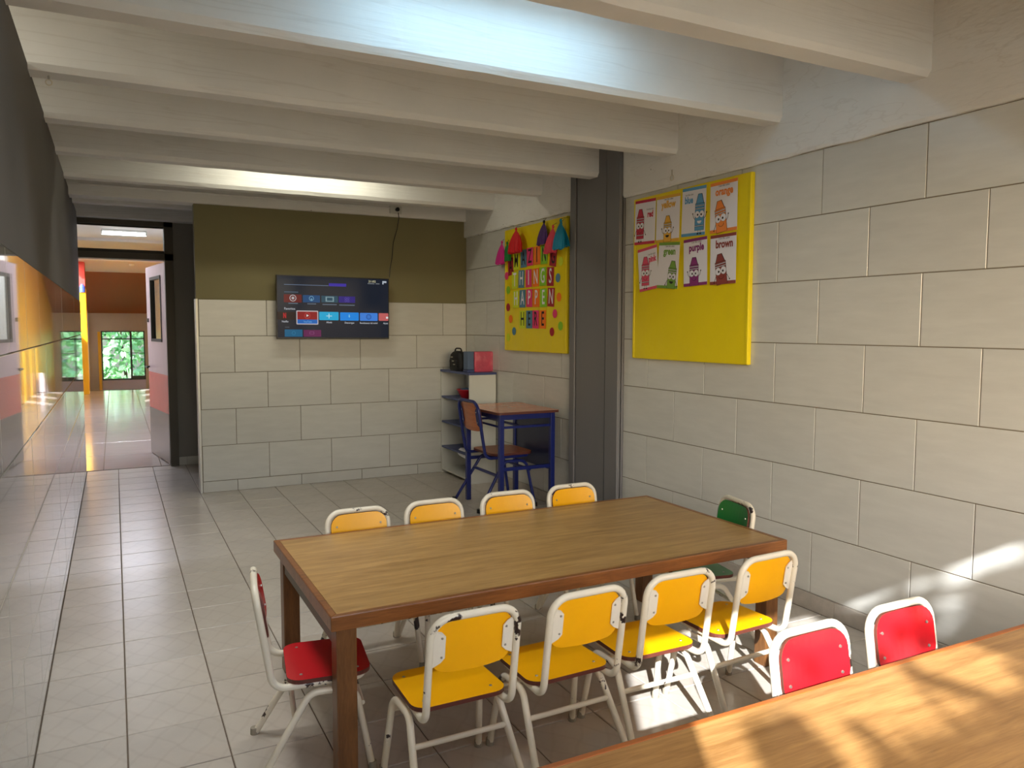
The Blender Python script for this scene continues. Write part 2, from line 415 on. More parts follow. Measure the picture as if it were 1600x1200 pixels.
# white concrete beam along the top of the right wall
def rough_beam(name, x0, x1, y0, y1, z0, z1, label):
    n = 60; vs = []; fs = []
    for i in range(n + 1):
        yy = y0 + (y1 - y0) * i / n; j = random.uniform(-0.004, 0.004); k = random.uniform(-0.004, 0.003)
        vs += [(x0 + 0.006 + k, yy, z0 + j), (x0, yy, z0 + 0.014 + j), (x0, yy, z1), (x1, yy, z1), (x1, yy, z0)]
    for i in range(n):
        for k in range(5): fs.append((i * 5 + k, i * 5 + (k + 1) % 5, (i + 1) * 5 + (k + 1) % 5, (i + 1) * 5 + k))
    fs.append((0, 1, 2, 3, 4)); fs.append(tuple(n * 5 + k for k in (4, 3, 2, 1, 0)))
    return struct(MB().add(vs, fs).build(name, 'white_concrete'), label)
rough_beam('trim_1', XR - 0.022, XR + 0.15, -0.9, 4.152, 2.186, 2.75, 'white concrete beam over the front part of the tiled wall')
rough_beam('trim_2', XR - 0.022, XR + 0.15, 4.748, YB + 0.1, 2.186, 2.75, 'white concrete beam over the back part of the tiled wall')

# back wall with the television
wb = struct(MB().box(0.597, XR + 0.1, YB + 0.004, YB + 0.12, 0, 2.75).build('wall_back', 'grout'), 'back wall with beige tiles below and khaki paint above')
lay(wb, FRAME_B, (0, YB, 0), 0.605, XR, 0.09, 1.576, 0.5275, 0.2985, 'wall_tile', 0.876, 0.085 - 0.2985, alt=0.26)
MB().box(0.593, XR, YB - 0.002, YB + 0.1, 1.576, 2.33).build('painted_panel', 'khaki_paint', wb)
MB().box(0.588, 0.604, YB - 0.004, YB + 0.121, 0, 1.578).build('corner_strip', 'metal_trim', wb)
bb = struct(MB().box(0.605, XR, YB + 0.001, YB + 0.01, 0, 0.003).build('baseboard_back', 'grout'), 'beige skirting tiles under the television wall')
x = 0.606; k = 0
for x1 in (0.876, 1.40, 1.93, 2.457, XR):
    link('tile', MB().box(x + 0.002, x1 - 0.002, YB - 0.008, YB + 0.006, 0.001, 0.088).mesh('tile', 'wall_tile', bevel=0.002), bb); x = x1
struct(MB().box(-1.7, XR, 6.645, 6.83, 2.33, 2.75).build('trim_3', 'white_concrete', bevel=0.006), 'white concrete beam along the top of the back wall')

# left wall
wl = struct(MB().box(XL - 0.12, XL - 0.004, -0.95, 8.08, 0, 2.375).build('wall_left', 'grout'), 'left wall with glossy beige tiles below dark paint')
lay(wl, FRAME_L, (XL, 0, 0), 0.9, 8.085, 0.0, 1.583, 0.522, 0.302, 'glazed_tile', 2.857, 0.073 - 0.302, gap=0.003, alt=0.2615)
MB().box(XL - 0.125, XL - 0.002, -0.95, 8.084, 1.584, 2.38).build('painted_panel', 'dark_paint', wl)
struct(MB().box(-1.75, -1.6, -0.95, 8.1, 0, 2.9).build('wall_passage', 'outer_wall'), 'pale wall of the passage behind the left partition')

# wall behind the camera with the window that lets the daylight in
wn = MB().box(-1.75, 3.1, -0.93, -0.87, -0.05, 1.0).box(-1.75, 3.1, -0.93, -0.87, 2.235, 2.9).box(-1.75, -0.19, -0.93, -0.87, 1.0, 2.235).box(2.86, 3.1, -0.93, -0.87, 1.0, 2.235)
struct(wn.build('wall_near', 'outer_wall'), 'wall with the window that faces the garden')

# ceiling: slab with precast joists
ce = struct(MB().box(-1.75, 3.15, -0.95, 8.3, 2.72, 2.85).build('ceiling', 'white_paint'), 'white painted concrete ceiling with deep joists')
def joist_mesh(yr, wd=0.13, z=ZB, x0=-1.65, x1=XR - 0.005):
    n = 40; vs = []; fs = []
    sec = [(-wd, 2.725), (-wd, z + 0.026), (-wd + 0.016, z), (-0.016, z), (0, z + 0.026), (0, 2.725)]
    for i in range(n + 1):
        xx = x0 + (x1 - x0) * i / n
        for a, b in sec:
            vs.append((xx, a + random.uniform(-0.0012, 0.0012), b + (random.uniform(-0.0015, 0.0015) if b < 2.6 else 0)))
    q = len(sec)
    for i in range(n):
        for k in range(q): fs.append((i * q + k, i * q + (k + 1) % q, (i + 1) * q + (k + 1) % q, (i + 1) * q + k))
    fs.append(tuple(range(q))); fs.append(tuple(n * q + k for k in range(q - 1, -1, -1)))
    return MB().add(vs, fs).mesh('joist', 'white_concrete')
jm = joist_mesh(0)
for yr in (-0.19, 0.60, 1.39, 2.18, 2.955, 3.74, 4.53, 5.33, 6.17, 7.35):
    link('joist', jm, ce, (0, yr, 0))

# doorway at the end of the passage
YD = 8.2
wd_ = MB().box(0.525, 1.75, YD - 0.04, YD + 0.08, 0, 2.9).box(-1.75, 0.53, YD - 0.04, YD + 0.08, 2.345, 2.9).box(-1.75, -0.36, YD - 0.04, YD + 0.08, 0, 2.35)
wdo = struct(wd_.build('wall_door', 'grey_paint'), 'grey painted wall around the passage door')
struct(MB().box(-1.7, 1.7, 8.02, 8.165, 2.345, 2.72).build('trim_4', 'white_concrete', bevel=0.006), 'white concrete lintel over the passage door')
b4 = struct(MB().box(0.53, 1.7, YD - 0.05, YD - 0.038, 0, 0.003).build('baseboard_door', 'grout'), 'beige skirting tiles beside the passage door')
for xa in (0.528, 0.60, 0.885, 1.17): link('tile', MB().box(xa + 0.001, (0.60 if xa < 0.55 else xa + 0.285) - 0.001, YD - 0.052, YD - 0.038, 0.001, 0.08).mesh('tile', 'wall_tile'), b4)
struct(MB().box(1.7, 1.8, YB + 0.1, YD + 0.05, 0, 2.9).build('wall_alcove', 'grey_paint'), 'grey wall of the alcove behind the television wall')
tf = struct(MB().box(0.452, 0.528, YD - 0.07, YD + 0.09, 0, 2.345).build('door_frame', 'door_frame_brown'), 'brown metal door frame with a glazed transom')
MB().box(-0.37, -0.30, YD - 0.07, YD + 0.09, 0, 2.345).build('jamb', 'door_frame_brown', tf)
MB().box(-0.37, 0.528, YD - 0.07, YD + 0.09, 2.30, 2.345).build('head', 'door_frame_brown', tf)
MB().box(-0.37, 0.528, YD - 0.07, YD + 0.09, 1.985, 2.045).build('transom_rail', 'door_frame_brown', tf)
MB().box(-0.30, 0.452, YD - 0.03, YD - 0.01, 2.045, 2.075).build('glazing_bead', 'dark_metal', tf)
MB().box(-0.30, 0.452, YD - 0.03, YD - 0.01, 2.285, 2.30).build('glazing_bead', 'dark_metal', tf)
w1 = struct(MB().box(-0.30, 0.452, YD - 0.004, YD + 0.004, 2.045, 2.30).build('window_1', 'glass_pane'), 'clear glass pane of the transom above the door')
# door leaf, swung open into the corridor
d1 = struct(empty('door_1', (0.468, 8.20, 0), math.atan2(9.09 - 8.17, 0.336 - 0.468)), 'open door leaf, pale pink above and coral below, with a narrow glazed slot')
# local x along the leaf from hinge to free edge, local y: +y side faces -X (the passage)
MB().box(0, 0.93, -0.018, 0.018, 1.84, 1.972).box(0, 0.93, -0.018, 0.018, 0.88, 1.22).box(0, 0.22, -0.018, 0.018, 1.22, 1.84).box(0.70, 0.93, -0.018, 0.018, 1.22, 1.84).build('upper_panel', 'door_pink', d1)
MB().box(0, 0.93, -0.018, 0.018, 0.50, 0.88).build('lower_panel', 'door_coral', d1)
MB().box(0, 0.93, -0.019, 0.019, 0.008, 0.50).build('kick_plate', 'door_kick', d1)
MB().box(0.20, 0.23, -0.024, 0.024, 1.20, 1.86).box(0.69, 0.72, -0.024, 0.024, 1.20, 1.86).box(0.20, 0.72, -0.024, 0.024, 1.20, 1.23).box(0.20, 0.72, -0.024, 0.024, 1.83, 1.86).build('slot_frame', 'dark_metal', d1)
MB().box(0.23, 0.69, -0.003, 0.003, 1.23, 1.83).build('pane', 'glass_pane', d1)
hd = MB().tube(fillet([(0.87, 0.018, 0.93), (0.87, 0.06, 0.93), (0.74, 0.06, 0.925)], 0.015), 0.009, 8).tube(fillet([(0.87, -0.018, 0.93), (0.87, -0.06, 0.93), (0.74, -0.06, 0.925)], 0.015), 0.009, 8)
hd.build('handle', 'dark_metal', d1, smooth=True)
MB().box(0.84, 0.90, 0.018, 0.026, 1.40, 1.44).build('latch', 'dark_metal', d1)

# ------------------------------------------------------------------ corridor and stairwell seen through the door
CL, CR = -0.62, 0.92
cf = struct(MB().box(CL - 0.1, CR + 0.1, 8.2, 18.4, -0.12, -0.004).build('floor_corridor', 'floor_grout'), 'pale reflective tiled floor of the corridor beyond the door')
lay(cf, FID, (0, 0, 0), CL, CR, 8.2, 18.38, 0.5, 1.02, 'corridor_floor', -0.13, 8.2 - 0.12, gap=0.006)
MB().box(CL, CR, 18.36, 18.42, -0.2, 0.005).build('stair_nosing', 'dark_metal', cf)
struct(MB().box(CL - 0.6, CR + 0.2, 18.4, 24.2, -1.7, -1.6).build('floor_landing', 'corridor_floor'), 'lower stair landing below the far window')
lc = MB().box(CL - 0.12, CL, 8.3, 12.6, 0, 2.9).box(CL - 0.04, CL, 12.6, 17.5, 0, 1.2).box(CL - 0.04, CL, 12.6, 17.5, 2.75, 2.9)
yy = 12.6
while yy < 17.3: lc.box(CL - 0.04, CL, yy, min(yy + 0.75, 17.5), 1.2, 2.75); yy += 1.25
struct(lc.build('wall_corridor_left', 'corridor_cream'), 'cream corridor wall with narrow window slots')
sl = MB().box(CL - 0.1, CL, 18.0, 24.1, -1.7, 0.1).box(CL - 0.1, CL, 18.0, 24.1, 2.55, 2.9)
yy = 18.0
while yy < 24.0: sl.box(CL - 0.1, CL, yy, yy + 0.62, 0.1, 2.55); yy += 0.72
struct(sl.build('wall_stair_left', 'corridor_white'), 'stairwell wall with tall narrow slots')
cr_ = struct(MB().box(CR, CR + 0.12, 8.3, 14.5, -0.0, 2.9).build('wall_corridor_right', 'corridor_cream'), 'cream corridor wall behind the open door leaf')
struct(MB().box(CR, CR + 0.12, 14.5, 24.2, -1.7, 2.9).build('wall_stair_right', 'corridor_yellow'), 'yellow wall of the stairwell')
ccx = struct(MB().box(CL - 0.2, CR + 0.2, 8.25, 17.0, 2.85, 2.95).build('ceiling_corridor', 'corridor_white'), 'white corridor ceiling seen through the transom')
for yy in (10.2, 12.3, 15.0): MB().box(CL, CR, yy, yy + 0.12, 2.80, 2.86).build('joist', 'corridor_white', ccx)
struct(MB().box(CL - 0.2, CR + 0.2, 17.0, 20.6, 2.62, 2.95).build('ceiling_stair', 'corridor_white'), 'lower white ceiling before the stairs')
so = MB().add([(CL - 0.1, 20.6, 2.66), (CR + 0.1, 20.6, 2.66), (CR + 0.1, 24.1, 1.68), (CL - 0.1, 24.1, 1.68), (CL - 0.1, 20.6, 2.86), (CR + 0.1, 20.6, 2.86), (CR + 0.1, 24.1, 1.88), (CL - 0.1, 24.1, 1.88)],
              [(0, 1, 2, 3), (7, 6, 5, 4), (0, 4, 5, 1), (1, 5, 6, 2), (2, 6, 7, 3), (3, 7, 4, 0)])
struct(so.build('ceiling_flight', 'corridor_orange'), 'orange sloping underside of the upper stair flight')
wf = MB().box(CL - 0.1, CR + 0.1, 24.0, 24.15, 1.22, 2.9).box(CL - 0.1, -0.32, 24.0, 24.15, -1.7, 1.22).box(0.76, CR + 0.1, 24.0, 24.15, -1.7, 1.22)
struct(wf.build('wall_far', 'corridor_cream'), 'cream wall around the far stairwell window')
struct(MB().box(-0.32, 0.76, 23.95, 24.15, -1.7, -0.14).build('trim_5', 'sill_lilac'), 'lilac grey parapet under the far window')
w2 = struct(MB().box(-0.32, 0.76, 24.02, 24.07, -0.14, -0.10).build('window_2', 'dark_frame'), 'far stairwell window looking onto green leaves')
for a in ((-0.32, -0.29, -0.14, 1.22), (0.385, 0.435, -0.14, 1.22), (0.73, 0.76, -0.14, 1.22)): MB().box(a[0], a[1], 24.02, 24.08, a[2], a[3]).build('mullion', 'dark_frame', w2)
for a in ((-0.32, 0.76, 1.19, 1.22), (-0.32, 0.76, 0.985, 1.015), (0.435, 0.73, 0.60, 0.615), (0.435, 0.73, -0.10, -0.03)): MB().box(a[0], a[1], 24.02, 24.08, a[2], a[3]).build('glazing_bar', 'dark_frame', w2)
MB().box(-0.30, 0.74, 24.045, 24.05, -0.12, 1.2).build('pane', 'glass_pane', w2)
yp = struct(MB().box(CL, -0.475, 17.5, 18.05, 0, 2.1).build('pillar', 'corridor_yellow'), 'yellow pillar at the end of the corridor')
MB().box(CL - 0.02, -0.48, 17.52, 18.0, 2.1, 2.62).build('capital', 'corridor_red', yp)
MB().lathe([(0.05, 0), (0.05, 0.10), (0.02, 0.16)], 12, c=(-0.53, 17.5, 2.02)).build('painted_flower', 'corridor_blue', yp)
struct(MB().box(-0.40, -0.33, 23.8, 23.98, -1.7, 1.2).build('pillar.001', 'corridor_yellow'), 'yellow pillar beside the far window')
rl = MB().add([(0.80, 18.42, -0.3), (0.88, 18.42, -0.3), (0.88, 18.42, 0.40), (0.80, 18.42, 0.40), (0.80, 22.5, -1.65), (0.88, 22.5, -1.65), (0.88, 22.5, -0.9), (0.80, 22.5, -0.9)],
              [(0, 1, 2, 3), (7, 6, 5, 4), (0, 4, 5, 1), (1, 5, 6, 2), (2, 6, 7, 3), (3, 7, 4, 0)])
struct(rl.build('wall_parapet', 'corridor_white'), 'white stair parapet sloping down')

def ceiling_lamp(name, loc, ln, m, label, energy=0, col=(1, 1, 1), along='x'):
    e = empty(name, loc, 0 if along == 'x' else PI / 2)
    MB().box(-ln / 2, ln / 2, -0.045, 0.045, -0.03, 0.0).build('housing', 'lamp_white', e, bevel=0.006)
    for s in (-1, 1): MB().box(s * ln / 2 - 0.012, s * ln / 2 + 0.012, -0.03, 0.03, -0.075, -0.02).build('end_cap', 'lamp_white', e, bevel=0.004)
    MB().tube([(-ln / 2 + 0.01, 0, -0.055), (ln / 2 - 0.01, 0, -0.055)], 0.016, 12).build('tube', m, e, smooth=True)
    if energy:
        l = bpy.data.lights.new('lamp_glow', 'AREA'); l.shape = 'RECTANGLE'; l.size = ln; l.size_y = 0.08; l.energy = energy; l.color = col
        o = bpy.data.objects.new('lamp_glow', l); C.objects.link(o); o.parent = e; o.location = (0, 0, -0.08)
    tag(e, label, 'lamp')
    return e
def fill_lamp(loc, label, energy):  # unseen lamp added between the joists as fill to brighten the floor
    e = empty('fill_light', loc)
    for a_ in ((-0.30, 0.30, -0.15, -0.14), (-0.30, 0.30, 0.14, 0.15), (-0.30, -0.29, -0.14, 0.14), (0.29, 0.30, -0.14, 0.14)): MB().box(*a_, -0.07, 0).build('frame', 'lamp_white', e)
    for k in range(-4, 5): MB().box(k * 0.062 - 0.001, k * 0.062 + 0.001, -0.14, 0.14, -0.068, -0.02).build('louvre', 'metal_trim', e)
    l = bpy.data.lights.new('lamp_glow', 'AREA'); l.shape = 'RECTANGLE'; l.size = 0.56; l.size_y = 0.10; l.energy = energy; l.color = (1.0, 0.97, 0.92); l.spread = math.radians(82)
    o = bpy.data.objects.new('lamp_glow', l); C.objects.link(o); o.parent = e; o.location = (0, 0, -0.075)
    return tag(e, label, 'lamp')
ceiling_lamp('ceiling_light', (0.19, 13.6, 2.85), 0.62, 'tube_hall', 'lit white fluorescent lamp on the corridor ceiling seen through the transom', 52, (0.80, 0.84, 1.0))
ceiling_lamp('ceiling_light', (0.15, 9.7, 2.85), 0.9, 'tube_hall', 'added unseen white tube lamp on the corridor ceiling just beyond the passage door', 52, (0.80, 0.84, 1.0))  # second corridor lamp, out of view, added to brighten the door leaf
ceiling_lamp('ceiling_light', (1.35, 2.55, 2.72), 1.1, 'tube_cool', 'cool white tube lamp hidden behind the ceiling joist nearest the camera', 5.0, (0.42, 0.74, 1.0))
ceiling_lamp('ceiling_light', (1.30, 5.72, 2.72), 1.1, 'tube_warm', 'warm white tube lamp hidden behind the joist before the television wall', 6.5, (1.0, 0.96, 0.78))
ceiling_lamp('ceiling_light', (-0.95, 3.4, 2.72), 1.1, 'tube_warm', 'warm tube lamp above the passage behind the left partition', 16, (1.0, 0.94, 0.82), 'y')
for yl, lb in ((2.52, 'between the two joists nearest the camera'), (3.30, 'in the bay above the long table'), (4.90, 'in the bay before the dark column')):
    fill_lamp((0.42, yl, 2.72), 'added unseen louvred fill lamp %s on the passage side' % lb, 3.6)
sd = tag(MB().lathe([(0.05, 0), (0.05, 0.03), (0.035, 0.045)], 16).build('smoke_detector', 'lamp_white'), 'small white smoke detector on the ceiling before the stairs', 'smoke detector')
sd.location = (0.36, 17.6, 2.62); sd.rotation_euler = (PI, 0, 0)

# ------------------------------------------------------------------ television
TVW, TVH, TVX, TVZ, TVY = 0.966, 0.53, 1.198, 1.255, 6.585
tv = empty('television'); setm(tv, FRAME_B, (TVX, TVY, TVZ), math.radians(-0.35))
MB().box(0, TVW, 0, TVH, -0.03, -0.002).build('housing', 'black_plastic', tv, bevel=0.003)
MB().box(0.25, TVW - 0.25, 0.12, 0.40, -0.09, -0.028).build('wall_bracket', 'black_plastic', tv)
scr = MB().box(0.008, TVW - 0.008, 0.012, TVH - 0.008, -0.002, 0.0005).build('screen', 'screen_glass', tv)
MB().box(0.42, 0.54, 0.001, 0.009, -0.002, 0.001).build('maker_plate', 'dark_metal', tv)
tag(tv, 'flat screen television on the back wall showing an app menu', 'television')
def em(name, c, k=0.75):
    if name not in MATS: mat(name, (0.006, 0.006, 0.006), 0.12, emit=S(*c), estr=k, spec=0.12)
    return name
def tvp(x, y):
    t = (x - 100) / 1390; yt = 145 + 40 * t; yb = 950 - 4 * t
    return t * TVW, TVH * (1 - (y - yt) / (yb - yt))
LAY = [0.001]
def ui(name, x0, x1, y0, y1, c, k=0.75, r=0.0, hole=None):
    (u0, v1), (u1, v0) = tvp(x0, y0), tvp(x1, y1); vm = (y1 - y0) / 805 * TVH; v0 = v1 - vm
    LAY[0] += 0.00002
    ol = rrect(u0, u1, v0, v1, max(r, 0.0005), 3)
    o = MB().plate(ol, LAY[0] - 0.0003, LAY[0]).build(name, em('ui_%d_%d_%d' % c, c, k), scr); return o
def cap(txt, x0, x1, y, size, c=(215, 220, 230), k=0.8, bold=0.0):
    u0, v = tvp(x0, y); u1, _ = tvp(x1, y); LAY[0] += 0.00002
    me = text_mesh(txt, size, 1, bold); xs = [q.co.x for q in me.vertices]; wd2 = max(xs) - min(xs)
    me.transform(Matrix.Scale((u1 - u0) / wd2, 4, (1, 0, 0))); me.materials.clear(); me.materials.append(MATS[em('ui_%d_%d_%d' % c, c, k)])
    return link('caption', me, scr, ((u0 + u1) / 2, v, LAY[0]))
def ring(x, y, r, c, dot=False):
    u, v = tvp(x, y); LAY[0] += 0.00002; n = 20
    vs = [(u + r * math.cos(2 * PI * i / n), v + r * math.sin(2 * PI * i / n), LAY[0]) for i in range(n)] + [(u + .78 * r * math.cos(2 * PI * i / n), v + .78 * r * math.sin(2 * PI * i / n), LAY[0]) for i in range(n)]
    b = MB().add(vs, [(i, (i + 1) % n, n + (i + 1) % n, n + i) for i in range(n)])
    if dot: b.plate(circ(u, v, r * 0.42, 14), LAY[0] - 0.0002, LAY[0])
    return b.build('icon', em('ui_%d_%d_%d' % c, c, 0.75), scr)
ui('search_line', 190, 720, 264, 270, (110, 130, 160)); ui('menu_chip', 725, 940, 248, 286, (62, 48, 168))
cap('21:02', 1222, 1315, 222, 0.026, (236, 232, 190)); ui('date_bar', 1212, 1300, 244, 254, (130, 135, 140)); ui('date_bar', 1315, 1365, 246, 256, (130, 135, 140))
ui('icon', 1402, 1455, 216, 240, (190, 200, 210)); ui('icon', 1402, 1418, 238, 258, (190, 200, 210))
ui('heading_bar', 190, 355, 354, 366, (72, 92, 112))
for a in ((185, 395, 390, 490, (104, 24, 30)), (410, 615, 398, 490, (18, 74, 124)), (632, 835, 404, 490, (34, 76, 96)), (845, 1050, 410, 492, (44, 30, 128))): ui('app_tile', *a, r=0.003)
ring(292, 437, 0.028, (190, 186, 190), True)
ring(512, 440, 0.020, (120, 176, 206)); ui('icon', 505, 520, 440, 472, (120, 176, 206)); ui('icon', 683, 786, 416, 480, (130, 160, 170)); ui('icon', 700, 770, 428, 468, (34, 76, 97))
for dx, dy in ((-15, -14), (15, -14), (-15, 16), (15, 16)): ring(948 + dx, 452 + dy, 0.009, (110, 96, 196))
for a in ((238, 350, 496, 508), (462, 568, 502, 513), (645, 820, 508, 520), (850, 1045, 514, 526)): ui('caption_bar', *a, (96, 112, 130))
cap('Favoritos', 190, 316, 570, 0.026)
ui('app_tile', 108, 322, 608, 708, (36, 20, 24), r=0.004)
MB().box(*[c for c in (tvp(176, 0)[0], tvp(186, 0)[0])], *(tvp(180, 688)[1], tvp(180, 622)[1]), 0.0018, 0.0022).box(tvp(200, 0)[0], tvp(210, 0)[0], tvp(200, 688)[1], tvp(200, 622)[1], 0.0018, 0.0022).add(
    [(tvp(176, 0)[0], tvp(180, 622)[1], 0.0021), (tvp(186, 0)[0], tvp(180, 622)[1], 0.0021), (tvp(210, 0)[0], tvp(200, 688)[1], 0.0021), (tvp(200, 0)[0], tvp(200, 688)[1], 0.0021)], [(3, 2, 1, 0)]).build('icon', em('ui_190_24_40', (190, 24, 40)), scr)
cap('Netflix', 160, 236, 731, 0.022)
ui('selection_frame', 330, 592, 592, 768, (206, 196, 200), r=0.006); ui('app_tile', 341, 581, 604, 757, (24, 104, 190), r=0.004); ui('app_tile', 341, 581, 604, 705, (146, 22, 30), r=0.003)
ring(460, 656, 0.026, (190, 60, 60)); u, v = tvp(462, 655)
MB().add([(u - 0.008, v + 0.011, 0.003), (u - 0.008, v - 0.011, 0.003), (u + 0.011, v, 0.003)], [(0, 1, 2)]).build('icon', em('ui_240_236_236', (240, 236, 236)), scr)
cap('YouTube', 415, 515, 733, 0.022, (120, 190, 240))
ui('app_tile', 603, 842, 606, 713, (22, 178, 226), r=0.006); ui('icon', 690, 760, 655, 663, (206, 244, 250)); ui('icon', 719, 728, 628, 692, (206, 244, 250)); cap('Añade', 690, 760, 739, 0.022)
ui('app_tile', 860, 1095, 612, 718, (10, 142, 240), r=0.006); ui('icon', 970, 980, 640, 668, (130, 216, 250)); u, v = tvp(975, 668)
MB().add([(u - 0.008, v + 0.006, 0.003), (u, v - 0.008, 0.003), (u + 0.008, v + 0.006, 0.003)], [(0, 1, 2)]).build('icon', em('ui_130_216_250', (130, 216, 250)), scr)
cap('Descargas', 918, 1036, 743, 0.022)
ui('app_tile', 1110, 1338, 617, 721, (64, 136, 232), r=0.006); ring(1223, 667, 0.023, (20, 70, 150)); ring(1223, 667, 0.012, (20, 70, 150)); cap('Rendimiento del móvil', 1110, 1335, 746, 0.022)
ui('app_tile', 1352, 1478, 620, 721, (206, 104, 104), r=0.006); ui('icon', 1448, 1476, 664, 690, (240, 236, 237)); cap('Ajust', 1410, 1474, 748, 0.022)
ui('heading_bar', 195, 246, 796, 808, (70, 78, 86))
ui('app_tile', 190, 400, 830, 922, (14, 98, 138), r=0.002); ui('app_tile', 414, 625, 835, 922, (104, 30, 84), r=0.002); ring(296, 876, 0.016, (40, 130, 170)); ui('icon', 485, 540, 858, 890, (150, 84, 136)); ui('icon', 490, 535, 862, 886, (104, 30, 85))
# cable and outlet
cb = [(2.176, 6.60, 1.79), (2.185, 6.612, 1.86), (2.214, 6.63, 1.98), (2.226, 6.636, 2.10), (2.262, 6.634, 2.22), (2.278, 6.628, 2.32), (2.272, 6.624, 2.36), (2.262, 6.63, 2.385)]
tag(MB().tube(fillet(cb, 0.08, 3), 0.0035, 6).build('power_cable', 'black_plastic', smooth=True), 'thin black cable running from the television up to the ceiling socket', 'cable')
ol = empty('power_socket', (2.25, 6.645, 2.388))
MB().box(-0.055, 0.055, -0.022, 0, -0.033, 0.033).build('plate', 'shelf_white', ol, bevel=0.005)
MB().lathe([(0.018, 0), (0.018, 0.025), (0.010, 0.035)], 14).build('plug', 'black_plastic', ol).matrix_local = Matrix.Translation((0.01, -0.02, 0.002)) @ Matrix.Rotation(PI / 2, 4, 'X')
tag(ol, 'white power socket on the back beam with a black plug', 'socket')
tag(MB().tube([(-0.2, 6.635, 2.41), (1.0, 6.635, 2.408), (2.2, 6.635, 2.40)], 0.009, 8).build('conduit_pipe', 'white_concrete', smooth=True), 'white painted conduit along the beam above the television', 'pipe')

# ------------------------------------------------------------------ dining tables
def make_table(name, x0, x1, y0, y1, z, lam, lipw, label, edge, lip_h=0.045, end_apron='apron_board'):
    e = empty(name, ((x0 + x1) / 2, (y0 + y1) / 2, 0)); a, b = (x1 - x0) / 2, (y1 - y0) / 2
    MB().box(-a + lipw, a - lipw, -b + lipw, b - lipw, z - 0.03, z).build('table_top', lam, e)
    for sg in (-1, 1):
        vs = [(-a, sg * b), (a, sg * b), (a - lipw, sg * (b - lipw)), (-a + lipw, sg * (b - lipw))]
        MB().plate(vs, z - lip_h, z + 0.001).build('edge_strip', edge, e, bevel=0.0035)
        vs = [(sg * a, -b), (sg * a, b), (sg * (a - lipw), b - lipw), (sg * (a - lipw), -b + lipw)]
        MB().plate(vs, z - lip_h, z + 0.001).build('edge_strip', edge, e, bevel=0.0035)
    iy = 0.03; L = 0.062
    for sg in (-1, 1):
        MB().box(-a + iy, a - iy, sg * (b - 0.13) - 0.01, sg * (b - 0.13) + 0.01, z - 0.085, z - 0.03).build('apron', 'table_leg_wood', e)
        MB().box(sg * (a - iy - 0.006) - 0.01, sg * (a - iy - 0.006) + 0.01, -b + iy, b - iy, z - 0.115, z - 0.03).build('apron', end_apron, e)
        for s2 in (-1, 1):
            xa, ya = sg * (a - 0.02), s2 * (b - 0.02)
            MB().box(min(xa, xa - sg * L), max(xa, xa - sg * L), min(ya, ya - s2 * L), max(ya, ya - s2 * L), 0, z - 0.03).build('leg', 'table_leg_wood', e, bevel=0.004)
    return tag(e, label, 'table')
make_table('dining_table', 0.534, 2.360, 2.187, 3.10, 0.515, 'table_laminate', 0.022, 'long brown wooden table with ten chairs around it', 'table_edge_wood')
make_table('dining_table', 0.50, 2.62, 0.30, 1.246, 0.515, 'table_laminate_light', 0.017, 'sunlit light wood table at the bottom corner of the picture', 'edge_band', end_apron='table_leg_wood')

